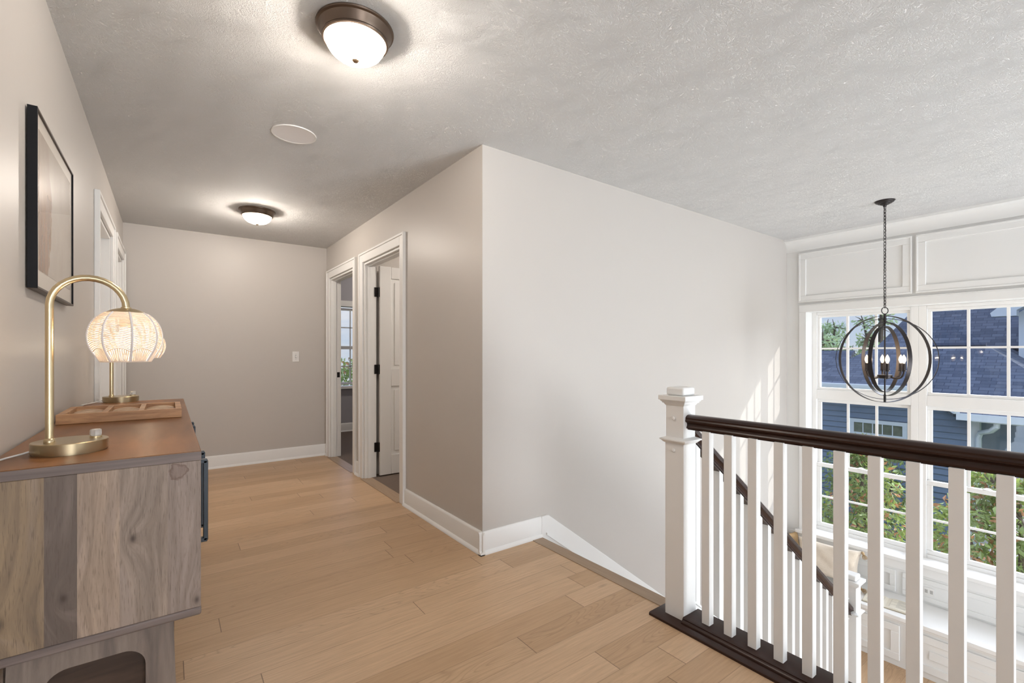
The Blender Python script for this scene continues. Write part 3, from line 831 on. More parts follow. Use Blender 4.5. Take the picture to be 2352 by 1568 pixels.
def cushion(mb, c, w, h, d, tilt=0, yaw=0, n=18):
    """puffed pillow: w along Y, h up, d depth along X"""
    vs = []; 
    for side in (1, -1):
        for i in range(n+1):
            for j in range(n+1):
                u = i/n*2-1; v = j/n*2-1
                puff = (max(0, (1-u**4))*max(0, (1-v**4)))**.55
                pin = 1-.10*(1-abs(u)**2)*abs(v)**3 - .0
                pin2 = 1-.10*(1-abs(v)**2)*abs(u)**3
                wr = .006*math.sin(u*9+v*7*side)+.005*mnoise.noise(Vector((u*4, v*4, side*3.1)))
                X = side*(d/2)*puff+wr*puff; Y = u*w/2*pin2; Z = v*h/2*pin
                vs.append((X, Y, Z))
    ct, st_ = math.cos(tilt), math.sin(tilt); cy, sy = math.cos(yaw), math.sin(yaw)
    out = []
    for X, Y, Z in vs:
        X, Z = X*ct+Z*st_, -X*st_+Z*ct
        X, Y = X*cy-Y*sy, X*sy+Y*cy
        out.append((c[0]+X, c[1]+Y, c[2]+Z))
    fs = []
    N = (n+1)*(n+1)
    for s_ in range(2):
        for i in range(n):
            for j in range(n):
                q = (s_*N+i*(n+1)+j, s_*N+(i+1)*(n+1)+j, s_*N+(i+1)*(n+1)+j+1, s_*N+i*(n+1)+j+1)
                fs.append(q if s_ == 0 else q[::-1])
    mb.add(out, fs); return out, n
def tassel(mb, p, d, L=.075):
    p = Vector(p); d = Vector(d).normalized(); 
    mb.tube([p, p+d*.012, p+d*.022, p+d*.03], [.006, .013, .013, .008], 10)
    u = d.orthogonal().normalized(); w = d.cross(u)
    rnd = random.Random(3)
    for k in range(26):
        a_ = k*2.4; r = .013*math.sqrt(k/26)
        q0 = p+d*.028+(u*math.cos(a_)+w*math.sin(a_))*r*.5; q1 = p+d*(L-rnd.random()*.012)+(u*math.cos(a_)+w*math.sin(a_))*r*1.7
        mb.tube([q0, (q0+q1)/2+(u*math.cos(a_)+w*math.sin(a_))*r*.6, q1], .0016, 4)
pl = thing('cushion', 'oatmeal linen cushion with corner tassels leaning on the window seat back', 'cushion', (5.26, 1.86, ZS))
m_ = MB(); vs, n_ = cushion(m_, (5.285, 1.86, ZS+.185), .54, .33, .15, tilt=.38, yaw=.12)
part('cover', m_, M['linen'], pl, weld=True, angle=80)
tz = MB(); cn = vs[0]; tassel(tz, cn, (-.3, -.5, -.05)); part('tassel', tz, M['tassel'], pl)
tz = MB(); cn = vs[n_]; tassel(tz, cn, (-.35, -.5, -.9)); part('tassel', tz, M['tassel'], pl)
pl = thing('cushion', 'straw coloured woven cushion standing in the corner by the grey stair wall', 'cushion', (5.32, 2.22, ZS))
m_ = MB(); cushion(m_, (5.36, 2.235, ZS+.172), .24, .31, .08, tilt=.2, yaw=1.2)
part('cover', m_, M['straw'], pl, weld=True, angle=80)

# open book lying on the seat
bk = thing('open_book', 'open book with cream pages lying on the white window seat', 'book', (5.19, 1.38, ZS))
def bookxf(u, v, w):   # u across spread, v along spine, w up
    ang = .10; c_, s_ = math.cos(ang), math.sin(ang)
    return (5.195+v*c_-u*s_, 1.360+v*s_*1.0+u*c_, ZS+.001+w)
n = 10; cov = MB(); pg = MB()
cov.add([bookxf(u, v, w) for u, v, w in [(-.165,-.112,0),(.165,-.112,0),(.165,.112,0),(-.165,.112,0),(-.165,-.112,.003),(.165,-.112,.003),(.165,.112,.003),(-.165,.112,.003)]], [(0,3,2,1),(4,5,6,7),(0,1,5,4),(1,2,6,5),(2,3,7,6),(3,0,4,7)])
for sgn in (-1, 1):
    prof = []
    for i in range(n+1):
        t = i/n; u = sgn*.158*t
        prof.append((u, .004+.020*math.sin(min(1, t*1.9+.12)*PI/2)*(1-.45*t)))
    low = [(p[0], .003) for p in prof][::-1]
    poly = prof+low
    vs = [bookxf(u, -.106, w) for u, w in poly]+[bookxf(u, .106, w) for u, w in poly]; N = len(poly)
    pg.add(vs, [tuple(range(N)), tuple(range(N, 2*N))[::-1]]+[(i, (i+1) % N, N+(i+1) % N, N+i) for i in range(N)])
part('book_cover', cov, M['bookcover'], bk); part('pages', pg, M['page'], bk)
for sgn in (-1, 1):
    tx = MB()
    for r in range(13):
        v = .085-.0128*r; L_ = .115 if r % 5 != 4 else .07
        for (ua, ub) in ((.022, .022+L_*.5), (.022+L_*.5, .022+L_)):
            w_ = lambda u: .0045+.020*math.sin(min(1, (u/.158)*1.9+.12)*PI/2)*(1-.45*u/.158)
            q = [bookxf(sgn*ua, v, w_(ua)+.0006), bookxf(sgn*ub, v, w_(ub)+.0006), bookxf(sgn*ub, v-.0035, w_(ub)+.0006), bookxf(sgn*ua, v-.0035, w_(ua)+.0006)]
            tx.add(q, [(0,1,2,3)])
    part('print', tx, simple('grey book print', (.40,.38,.34), .8), bk)

# ================================================================== CHANDELIER
CX, CYc = 4.705, 1.245
ch = thing('orb_chandelier', 'dark iron orb chandelier of crossing hoops hanging on a chain over the stair', 'chandelier', (CX, CYc, H))
part('canopy', MB().lathe([(0,-.048),(.010,-.048),(.014,-.036),(.030,-.030),(.034,-.024),(.046,-.022),(.050,-.016),(.060,-.013),(.064,-.006),(.068,-.003),(.068,0),(0,0)], (CX, CYc, H), 40), M['blackmetal'], ch)
cm = MB(); zt = H-.044; zb = 1.572; nl = 31; q = (zt-zb)/nl
for i in range(nl):
    zc = zt-q*(i+.5); hh = q*.72; hw = .0088
    pts = []
    for k in range(14):
        a_ = 2*PI*k/14; u_ = hw*math.cos(a_); w_ = hh*math.sin(a_)
        an = (PI/4 if i % 2 else 3*PI/4)+.3
        pts.append((CX+u_*math.cos(an), CYc+u_*math.sin(an), zc+w_))
    cm.tube(pts, .0021, 6, closed=True)
cm.tube([(CX+.006, CYc+.004, zt), (CX+.009, CYc-.004, 2.1), (CX-.004, CYc+.006, 1.8), (CX, CYc, zb)], .0018, 6)
part('chain', cm, M['blackmetal'], ch)
VA = math.atan2(CYc, CX)    # direction from the landing to the lamp
rn = MB(); RA = -math.atan(789/F_PX)
rr_ = (math.cos(RA), math.sin(RA))
rn.tube([(CX+.027*math.cos(2*PI*k/24)*rr_[0], CYc+.027*math.cos(2*PI*k/24)*rr_[1], 1.545+.027*math.sin(2*PI*k/24)) for k in range(24)], .0033, 8, closed=True)
part('hanging_ring', rn, M['blackmetal'], ch)
ZC = 1.150
part('stem', MB().tube([(CX, CYc, 1.520), (CX, CYc, 1.44), (CX, CYc, 1.438), (CX, CYc, .86), (CX, CYc, .858), (CX, CYc, .795)], [.0095,.0095,.0055,.0055,.0085,.0085], 14), M['blackmetal'], ch)
def hoop(r, deg, w=.028, t=.0035):
    """flat band hoop, plane contains Z and the horizontal direction u"""
    # image plane direction u0 that looks face-on from the landing
    u0 = math.atan2(-.7388, .6739)+0
    fx, fy = math.sin(math.atan(789/F_PX)), math.cos(math.atan(789/F_PX)); rx, ry = fy, -fx
    ux, uy = rx-.8*fx, ry-.8*fy
    an = math.atan2(uy, ux)+math.radians(deg)
    u = Vector((math.cos(an), math.sin(an), 0)); nn = Vector((-math.sin(an), math.cos(an), 0)); c = Vector((CX, CYc, ZC))
    mb = MB(); N = 72; vs = []
    for k in range(N):
        a_ = 2*PI*k/N; d = u*math.cos(a_)+Vector((0,0,1))*math.sin(a_)
        for rr, ww in ((r-t/2, -w/2), (r+t/2, -w/2), (r+t/2, w/2), (r-t/2, w/2)):
            vs.append(c+d*rr+nn*ww)
    fs = []
    for k in range(N):
        j = (k+1) % N
        for m_ in range(4):
            m2 = (m_+1) % 4; fs.append((k*4+m_, k*4+m2, j*4+m2, j*4+m_))
    mb.add(vs, fs); return mb
for r, dg in ((.328, 2), (.352, 35), (.298, -60), (.268, 70)):
    part('hoop', hoop(r, dg), M['blackmetal'], ch, angle=50)
part('hub', MB().lathe([(0,-.018),(.030,-.018),(.048,-.012),(.050,-.004),(.050,.012),(.047,.014),(0,.014)], (CX, CYc, 1.008), 28), M['blackmetal'], ch)
for k in range(6):
    an = math.radians(60*k+22); dx, dy = math.cos(an), math.sin(an)
    pts = []
    for i in range(9):
        t = i/8; r = .04+.088*math.sin(t*PI/2); z = 1.005-.020*math.sin(t*PI)+.050*(1-math.cos(t*PI/2))
        pts.append((CX+dx*r, CYc+dy*r, z))
    arm = part('arm', MB().tube(pts, .0072, 8), M['blackmetal'], ch)
    x, y = CX+dx*.128, CYc+dy*.128
    part('candle_cup', MB().lathe([(0,0),(.017,0),(.018,.004),(.013,.007),(.0135,.062),(.0110,.064),(0,.064)], (x, y, 1.053), 18), M['blackmetal'], arm)
    part('bulb', MB().lathe([(.006,0),(.009,.008),(.0145,.022),(.0150,.032),(.0125,.045),(.007,.058),(.0025,.067),(0,.070)], (x, y, 1.117), 18), M['bulb'], arm)
    l = bpy.data.lights.new('candle_light', 'POINT'); l.energy = .9; l.color = (1,.74,.46); l.shadow_soft_size = .008
    lo = bpy.data.objects.new('candle_light', l); C.objects.link(lo); lo.parent = ch; lo.location = Vector((x, y, 1.150))-ORG[ch.name]

# ================================================================== CEILING FIXTURES
def flush(loc, label, power, group='flush-mount hall ceiling lights'):
    t = thing('flush_mount_light', label, 'ceiling light', loc, group=group)
    x, y, z = loc; k = .845; L_ = lambda pr: [(r*k, zz*k) for r, zz in pr]
    part('pan', MB().lathe(L_([(0,0),(.168,0),(.170,-.004),(.168,-.010),(.160,-.014),(.156,-.022),(.150,-.038),(.144,-.050),(.146,-.055),(.143,-.060),(.136,-.062),(.134,-.056),(.130,-.030),(0,-.028)]), loc, 64), M['bronze'], t)
    part('glass_bowl', MB().lathe(L_([(.133,-.050),(.132,-.060),(.126,-.080),(.112,-.102),(.090,-.120),(.062,-.131),(.030,-.137),(0,-.138)]), loc, 64), M['bowl'], t, label='glowing alabaster glass bowl')
    part('finial', MB().lathe(L_([(0,-.136),(.014,-.136),(.015,-.142),(.010,-.148),(0,-.150)]), loc, 20), M['finial'], t)
    l = bpy.data.lights.new('lamp_light', 'POINT'); l.energy = power; l.color = (1,.91,.82); l.shadow_soft_size = .045
    o = bpy.data.objects.new('lamp_light', l); C.objects.link(o); o.parent = t; o.location = (0, 0, -.082)
flush((.580, 1.800, H), 'larger-looking bronze flush ceiling light with glowing bowl near the picture and console', 46)
flush((.622, 4.580, H), 'bronze flush ceiling light with glowing bowl farther down the hall near the end wall', 50)
flush((3.2, 6.2, H), 'added unseen flush light that brightens the bedroom with the garden window', 65, 'added unseen room lights')  # unseen fixture added to brighten the bedroom walls
flush((2.9, 3.6, H), 'added unseen flush light that brightens the room behind the open panelled door', 95, 'added unseen room lights')  # unseen fixture added to brighten the open door leaf and its room
sp_ = thing('ceiling_speaker', 'round white flat speaker grille set in the hall ceiling between the two lights', 'speaker', (.575, 2.865, H))
part('grille', MB().lathe([(0,-.004),(.105,-.004),(.108,-.0045),(.108,0),(0,0)], (.575, 2.865, H), 56), simple('white speaker grille', (.86,.84,.84), .7), sp_)
part('rim', MB().lathe([(.106,0),(.106,-.005),(.116,-.005),(.118,0)], (.575, 2.865, H), 56, close=True), M['plastic'], sp_)
sd = thing('smoke_screw', 'tiny white screw head in the ceiling', 'screw', (1.9, 1.9, H)) if False else None

# light switch on the end wall
sw = thing('light_switch', 'white light switch plate on the taupe wall at the end of the hall', 'switch', (1.168, YE, 1.162))
part('switch_plate', MB().box(1.133, 1.204, YE-.006, YE, 1.103, 1.220), M['plastic'], sw, bevel=.002)
part('toggle', MB().box(1.163, 1.174, YE-.018, YE-.006, 1.150, 1.176), M['plastic'], sw, bevel=.001)
mk = MB()
for z in (1.132, 1.192): mk.tube([(1.1685, YE-.0075, z), (1.1685, YE-.006, z)], .003, 8)
mk.box(1.161, 1.176, YE-.0066, YE-.006, 1.146, 1.180)
part('screw', mk, simple('grey screw', (.3,.3,.3), .4), sw)
# ================================================================== PICTURE
FY0, FY1, FZ0, FZ1 = 2.005, 2.675, 1.392, 1.948; FX = -.322
pc = thing('framed_picture', 'large framed brown abstract print hanging on the left hall wall above the lamps', 'picture', (XL, FY0, FZ0))
fw = .007
fm = MB(); fm.cur = 0
fm.box(XL+.004, FX, FY0, FY0+fw, FZ0, FZ1); fm.box(XL+.004, FX, FY1-fw, FY1, FZ0, FZ1)
fm.cur = 1
fm.box(XL+.004, FX, FY0+fw, FY1-fw, FZ0, FZ0+fw); fm.box(XL+.004, FX, FY0+fw, FY1-fw, FZ1-fw, FZ1)
part('frame', fm, [M['black'], M['framebrown']], pc, bevel=.0008)
part('picture_mat', MB().box(XL+.008, FX-.006, FY0+fw, FY1-fw, FZ0+fw, FZ1-fw), M['mat'], pc)
am = MB().box(FX-.006, FX-.0052, FY0+.05, FY1-.045, FZ0+.062, FZ1-.052)
part('print', am, M['art'], pc, label='brown watercolour shape on grey paper')
part('glazing', MB().box(FX-.0035, FX-.002, FY0+fw, FY1-fw, FZ0+fw, FZ1-fw), M['glazing'], pc)

# ================================================================== CONSOLE
ZT = .935; CXF = .070; CXB = -.340; CY0 = 1.475; CY1 = 3.270; ZB = .503
co_ = thing('sideboard', 'long grey-brown wooden sideboard with walnut top and dark metal pulls on left wall', 'sideboard', (-.14, 2.37, 0))
part('top', MB().box(CXB, CXF, CY0+.0015, CY1, ZT-.024, ZT), [M['ctop']], co_, bevel=.0025, label='warm brown wooden top')
part('top_edge', MB().box(CXB, CXF, CY0-.0015, CY0+.0025, ZT-.024, ZT-.0015), M['cedge'], co_, bevel=.001)
eb = MB().box(CXB, CXF-.001, CY0, CY0+.028, ZB+.022, ZT-.024)
part('end_panel', eb, M['cend'], co_, bevel=.002, label='grey washed end panel of vertical boards')
part('end_panel', MB().box(CXB, CXF-.001, CY1-.028, CY1, ZB+.022, ZT-.024), M['cend'], co_, bevel=.002)
part('bottom_board', MB().box(CXB, CXF, CY0, CY1, ZB, ZB+.022), M['cedge'], co_, bevel=.005)
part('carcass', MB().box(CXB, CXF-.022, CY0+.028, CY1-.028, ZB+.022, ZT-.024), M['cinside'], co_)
bd = [1.503, 1.912, 2.356, 2.798, 3.242]
for i in range(4):
    ya, yb = bd[i]+.0015, bd[i+1]-.0015
    d = part('door', MB().box(CXF-.022, CXF-.001, ya, yb, ZB+.024, ZT-.027), M['cfoot'], co_, bevel=.002)
    hy = (yb-.075) if i % 2 == 0 else (ya+.075)
    # long flat D pull
    hm = MB(); z0, z1 = .575, .845
    hm.box(CXF-.001, CXF+.033, hy-.011, hy+.011, z1-.013, z1); hm.box(CXF-.001, CXF+.033, hy-.011, hy+.011, z0, z0+.013)
    hm.box(CXF+.022, CXF+.035, hy-.011, hy+.011, z0+.004, z1-.004)
    hm.box(CXF-.001, CXF+.0025, hy-.016, hy+.016, z0-.005, z1+.005)
    part('pull', hm, M['steelblue'], d, bevel=.003, label='dark gunmetal bar pull')
# trestle ends with a rounded opening
def trestle(y0, y1):
    mb = MB(); xa, xb = -.320, .030; z1 = ZB; ia, ib, iz = -.232, -.046, .458; r = .045; low = .07
    n = 8
    arc = [(ib-r+r*math.cos(t*PI/2/n), iz-r+r*math.sin(t*PI/2/n)) for t in range(n+1)]       # right top corner
    arc2 = [(ia+r-r*math.sin(t*PI/2/n), iz-r+r*math.cos(t*PI/2/n)) for t in range(n+1)]      # left top corner
    arc3 = [(ia+r-r*math.cos(t*PI/2/n), low+r-r*math.sin(t*PI/2/n)) for t in range(n+1)]
    arc4 = [(ib-r+r*math.sin(t*PI/2/n), low+r-r*math.cos(t*PI/2/n)) for t in range(n+1)]
    inner = arc+arc2+arc3+arc4
    # matching outer points
    outer = []
    for (x, z) in inner:
        cx, cz = (ia+ib)/2, (iz+low)/2
        dx, dz = x-cx, z-cz
        s_ = min(((xb-cx)/dx if dx > 0 else (xa-cx)/dx) if abs(dx) > 1e-6 else 1e9, ((z1-cz)/dz if dz > 0 else (0-cz)/dz) if abs(dz) > 1e-6 else 1e9)
        outer.append((cx+dx*s_, cz+dz*s_))
    N = len(inner)
    vs = [(x, y0, z) for x, z in inner]+[(x, y0, z) for x, z in outer]+[(x, y1, z) for x, z in inner]+[(x, y1, z) for x, z in outer]
    fs = []
    for i in range(N):
        j = (i+1) % N
        fs += [(i, j, N+j, N+i), (2*N+i, 3*N+i, 3*N+j, 2*N+j), (i, 2*N+i, 2*N+j, j), (N+i, N+j, 3*N+j, 3*N+i)]
    mb.add(vs, fs)
    # fill the four outer corners
    for cxn, czn in ((xb, z1), (xa, z1), (xa, 0), (xb, 0)):
        near = sorted(outer, key=lambda p: (p[0]-cxn)**2+(p[1]-czn)**2)
        e1 = [p for p in near if abs(p[0]-cxn) < 1e-4]; e2 = [p for p in near if abs(p[1]-czn) < 1e-4]
        if e1 and e2 and (e1[0] != e2[0]):
            mb.prism([(cxn, czn), e1[0], e2[0]], 'y', y0, y1)
    return mb
part('trestle_leg', trestle(CY0+.012, CY0+.047), M['cfoot'], co_, label='trestle end with rounded cut-out')
part('trestle_leg', trestle(CY1-.047, CY1-.012), M['cfoot'], co_)
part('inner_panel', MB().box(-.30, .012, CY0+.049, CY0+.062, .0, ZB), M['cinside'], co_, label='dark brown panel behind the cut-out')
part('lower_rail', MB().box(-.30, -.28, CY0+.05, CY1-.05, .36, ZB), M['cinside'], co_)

# ================================================================== TABLE LAMPS
def make_lamp(x, y, label, group):
    """x,y = centre of the round base"""
    z = ZT
    t = thing('table_lamp', label, 'lamp', (x, y, z), group=group)
    R_ = .076
    part('base', MB().lathe([(0,0),(R_-.004,0),(R_-.004,.004),(R_,.0045),(R_,.0285),(R_-.0015,.030),(0,.030)], (x, y, z), 64), M['brassbase'], t, label='brushed brass disc base')
    px, py = x-.038, y-.012
    ax, r = .0755, .0755
    pts = [(px, py, z+.030), (px, py, z+.382)]
    for k in range(1, 17):
        a_ = PI*k/16; pts.append((px+r-r*math.cos(a_), py+.006*math.sin(a_/2), z+.382+r*math.sin(a_)))
    pts.append((px+2*r, py+.006, z+.378))
    pm = MB().tube(pts, .0084, 16); pm.lathe([(.0084,.030),(.0115,.030),(.0115,.036),(.0095,.038),(.0084,.040)], (px, py, z), 20)
    part('arched_post', pm, M['brass'], t, angle=60)
    sx, sy, sz = px+2*r, py+.006, z+.302      # shade centre
    part('shade_cap', MB().lathe([(.0084,.083),(.0115,.082),(.0115,.079),(.020,.078),(.032,.074),(.042,.068),(.045,.066),(.040,.065),(0,.070)], (sx, sy, sz), 32), M['brass'], t)
    # octagonal cord shade
    prof = []      # (radius, z)
    for i in range(25):
        u = i/24
        th_ = math.radians(58-u*90)
        prof.append((.0800*math.cos(th_)**.88, .077*math.sin(th_)))
    cd = MB(); nrib = 8
    rot = math.radians(12)
    def corner(k, r_, z_): 
        a_ = rot+2*PI*k/nrib; return Vector((sx+r_*math.cos(a_), sy+r_*math.sin(a_), sz+z_))
    for i, (r_, z_) in enumerate(prof):
        pts = []
        sag = -.010*(i/24)
        for k in range(nrib):
            p0 = corner(k, r_, z_); p1 = corner(k+1, r_, z_)
            for j in range(4):
                tt = j/4; p = p0.lerp(p1, tt); 
                bul = 1+.035*math.sin(tt*PI); p = Vector((sx+(p.x-sx)*bul, sy+(p.y-sy)*bul, p.z+(-sag)*math.sin(tt*PI)))
                pts.append(p)
        cd.tube(pts, .00165, 5, closed=True)
    # gathered cords under the belly
    rb, zb_ = prof[-1]
    for k in range(nrib):
        p0 = corner(k, rb, zb_); p1 = corner(k+1, rb, zb_)
        for j in range(11):
            tt = j/11; p = p0.lerp(p1, tt); bul = 1+.035*math.sin(tt*PI); p = Vector((sx+(p.x-sx)*bul, sy+(p.y-sy)*bul, p.z+.010*math.sin(tt*PI)))
            a_ = rot+2*PI*(k+tt*.8+.1)/nrib; q = Vector((sx+.054*math.cos(a_), sy+.054*math.sin(a_), sz-.067))
            cd.tube([p, q], .0016, 5)
    cd.tube([(sx+.054*math.cos(2*PI*k/24), sy+.054*math.sin(2*PI*k/24), sz-.067) for k in range(24)], .0024, 6, closed=True)
    sh_ = part('lamp_shade', cd, M['rope'], t, label='woven white cord shade glowing from within')
    for k in range(nrib):
        rb_ = MB().tube([corner(k, r_*1.012, z_) for r_, z_ in prof]+[Vector((sx+.054*math.cos(rot+2*PI*k/nrib), sy+.054*math.sin(rot+2*PI*k/nrib), sz-.067))], .0028, 6)
        part('rib', rb_, M['ropedark'], sh_)
    part('bulb', MB().lathe([(0,.030),(.012,.028),(.014,.018),(.022,.0),(.024,-.012),(.018,-.028),(.008,-.036),(0,-.037)], (sx, sy, sz), 24), M['bulb'], t)
    part('socket', MB().lathe([(0,.066),(.014,.066),(.015,.030),(.012,.026),(0,.026)], (sx, sy, sz), 20), M['brass'], t)
    # crystal dimmer knob
    kx, ky = x+.048, y+.018
    part('knob', MB().lathe([(0,.034),(.011,.034),(.0125,.038),(.0120,.050),(.0095,.0515),(0,.0515)], (kx, ky, z), 8), M['crystal'], t, smooth=False, label='clear faceted crystal knob')
    part('knob_collar', MB().lathe([(.0,.030),(.013,.030),(.013,.0335),(0,.0345)], (kx, ky, z), 20), M['brass'], t)
    cb = [(x-.074, y-.012, z+.010), (x-.085, y-.020, z+.007), (x-.110, y-.045, z+.0035), (XL+.012, y-.11, z+.0035), (XL+.006, y-.16, z+.0035)] if y < 2.5 else [(x-.074, y-.010, z+.010), (x-.09, y-.02, z+.007), (x-.115, y-.07, z+.0035), (XL+.010, y-.13, z+.0035), (XL+.0045, y-.16, z+.0035)]
    part('cord', MB().tube(cb, .0022, 8), M['plastic'], t)
    l = bpy.data.lights.new('lamp_light', 'POINT'); l.energy = 2.0; l.color = (1,.82,.62); l.shadow_soft_size = .016
    o = bpy.data.objects.new('lamp_light', l); C.objects.link(o); o.parent = t; o.location = Vector((sx, sy, sz-.005))-ORG[t.name]
    return t
make_lamp(-.207, 1.672, 'brass arched table lamp with white cord shade, nearest on the sideboard', 'brass table lamps on the sideboard')
make_lamp(-.205, 3.255, 'brass arched table lamp behind the wooden lattice at the far end of sideboard', 'brass table lamps on the sideboard')

# ================================================================== WOODEN LATTICE
TX0, TX1, TY0, TY1 = -.326, .043, 2.312, 2.640; TH = .036
la = thing('lattice_panel', 'honey wood lattice panel of three slatted bays lying flat on the sideboard top', 'lattice panel', (-.14, 2.475, ZT))
fr = MB(); b_ = .020
fr.box(TX0, TX1, TY0, TY0+b_, ZT+.0005, ZT+TH); fr.box(TX0, TX1, TY1-b_, TY1, ZT+.0005, ZT+TH)
fr.box(TX0, TX0+b_, TY0+b_, TY1-b_, ZT+.0005, ZT+TH); fr.box(TX1-b_, TX1, TY0+b_, TY1-b_, ZT+.0005, ZT+TH)
part('outer_frame', fr, M['lattice'], la, bevel=.0015)
q = (TX1-TX0-2*b_)/3
for j in (1, 2):
    xx = TX0+b_+q*j
    part('cross_bar', MB().box(xx-.009, xx+.009, TY0+b_, TY1-b_, ZT+.004, ZT+TH-.001), M['lattice'], la, bevel=.0015)
for j in range(3):
    xa = TX0+b_+q*j+(.009 if j else 0); xb = TX0+b_+q*(j+1)-(.009 if j < 2 else 0)
    for s_ in range(4):
        yc = TY0+b_+(TY1-TY0-2*b_)*(s_+1)/5
        n = 8; vs = []; fs = []
        pts = []
        for i in range(n+1):
            t_ = i/n; pts.append((xa+(xb-xa)*t_, yc, ZT+.016+.005*math.sin(t_*PI)))
        rs = [0.0035+.0055*math.sin(i/n*PI)**.6 if 0 < i < n else .004 for i in range(n+1)]
        part('slat', MB().tube(pts, rs, 8), M['latticedim'], la)

# ================================================================== OUTSIDE: NEIGHBOUR'S HOUSE
def siding(mb, p0, p1, z0, z1, out, lap=.118):
    """lap siding from p0 to p1 (xy), out = outward xy unit vector"""
    z = z0; o = Vector((*out, 0)); a_ = Vector((*p0, 0)); b_ = Vector((*p1, 0)); i = 0
    while z < z1-1e-4:
        zz = min(z+lap, z1)
        q = [a_+o*.03+Vector((0,0,z)), b_+o*.03+Vector((0,0,z)), b_+o*.004+Vector((0,0,zz)), a_+o*.004+Vector((0,0,zz)), a_-o*.08+Vector((0,0,z)), b_-o*.08+Vector((0,0,z)), b_-o*.08+Vector((0,0,zz)), a_-o*.08+Vector((0,0,zz))]
        mb.add(q, [(0,1,2,3),(0,4,5,1),(1,5,6,2),(2,6,7,3),(3,7,4,0),(5,4,7,6)]); z = zz
    return mb
def roof(pts, th=.10):
    """planar roof polygon (list of 3D pts, eave edge first) with real thickness; UV along the eave"""
    n = len(pts); P_ = [Vector(p) for p in pts]
    nrm = (P_[1]-P_[0]).cross(P_[2]-P_[1]).normalized()
    if nrm.z < 0: nrm = -nrm
    mb = MB(); mb.add(P_+[p-nrm*th for p in P_], [tuple(range(n)), tuple(range(n, 2*n))[::-1]]+[(i, n+i, n+(i+1) % n, (i+1) % n) for i in range(n)])
    return mb, P_, nrm
def roof_part(name, pts, parent, th=.10):
    mb, P_, nrm = roof(pts, th); ob = part(name, mb, M['shingle'], parent, smooth=False)
    e = (P_[1]-P_[0]).normalized(); up = nrm.cross(e).normalized()
    uv = ob.data.uv_layers.new(name='UVMap'); org = ORG[ob.name]
    for lp in ob.data.loops:
        v = ob.data.vertices[lp.vertex_index].co+org-P_[0]; uv.data[lp.index].uv = (v.dot(e), v.dot(up))
    return ob
GZ = -3.25; HX = 12.0
ho = thing('neighbour_house', 'slate blue neighbouring house with dark shingle roofs beyond the stair windows', 'house', (14, 3, GZ))
# gable-roofed front block: wall facing the window (normal -x) and wall facing -y
s_ = MB(); siding(s_, (HX, 1.80), (HX, 4.9), GZ, .40, (-1, 0)); 
part('siding_wall', s_, M['siding'], ho, smooth=False)
s_ = MB(); siding(s_, (HX, 1.80), (20, 1.80), GZ, .0, (0, -1)); part('siding_wall', s_, M['siding'], ho, smooth=False)
s_ = MB(); siding(s_, (HX, 4.9), (20, 4.9), GZ, .40, (0, 1)); part('siding_wall', s_, M['siding'], ho, smooth=False)
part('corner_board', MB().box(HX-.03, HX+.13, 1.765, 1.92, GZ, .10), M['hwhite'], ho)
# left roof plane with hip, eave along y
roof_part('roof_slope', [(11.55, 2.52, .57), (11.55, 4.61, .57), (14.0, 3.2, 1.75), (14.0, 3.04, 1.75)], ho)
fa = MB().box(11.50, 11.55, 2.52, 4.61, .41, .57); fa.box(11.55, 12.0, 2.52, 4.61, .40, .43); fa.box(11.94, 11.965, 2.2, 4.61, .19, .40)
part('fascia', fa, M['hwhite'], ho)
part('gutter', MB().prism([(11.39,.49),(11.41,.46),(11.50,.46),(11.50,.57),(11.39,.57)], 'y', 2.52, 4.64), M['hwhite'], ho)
# right roof slope facing the window, over the recessed entry
roof_part('roof_slope', [(11.55, .2, .12), (11.55, 2.05, .12), (12.0, 2.6, .43), (13.35, 2.95, 1.36), (13.35, 1.87, 1.36)], ho)
roof_part('roof_slope', [(16.2, .2, .12), (11.55, .2, .12), (13.35, 1.87, 1.36), (16.2, 1.87, 1.36)], ho)
part('rake_board', MB().sweep([(-.05,-.05),(.05,-.05),(.05,.05),(-.05,.05)], (11.50, 1.98, .15), (12.0, 2.62, .50)), M['hwhite'], ho)
fa = MB().box(11.50, 11.55, .2, 2.0, .0, .12); fa.box(11.55, 17, .2, 1.80, -.02, .0)
part('fascia', fa, M['hwhite'], ho)
dn = MB(); dn.tube([(11.62, 1.50, .0), (11.62, 1.50, -.08), (11.68, 1.58, -.17), (11.88, 1.74, -.24), (11.91, 1.77, -.34), (11.91, 1.77, GZ)], .045, 8)
part('downspout', dn, M['hwhite'], ho)
# main upper roof behind, hip on the left
roof_part('upper_roof_slope', [(16.0, -6, 1.33), (16.0, 4.47, 1.33), (19.5, 2.55, 4.9), (19.5, -6, 4.9)], ho)
part('ridge_cap', MB().tube([(13.35, 1.87, 1.38), (13.35, 2.95, 1.38)], .05, 6), M['shingle'], ho, smooth=False)
# white gable dormer on the right
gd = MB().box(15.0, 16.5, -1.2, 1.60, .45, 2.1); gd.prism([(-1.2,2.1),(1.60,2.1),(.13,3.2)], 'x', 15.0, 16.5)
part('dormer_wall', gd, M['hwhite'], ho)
part('dormer_rake', MB().prism([(1.60,2.02),(1.98,2.02),(2.0,2.10),(1.90,2.20),(.13,3.55),(-.1,3.3),(1.60,2.14)], 'x', 14.7, 15.05), M['hwhite'], ho)
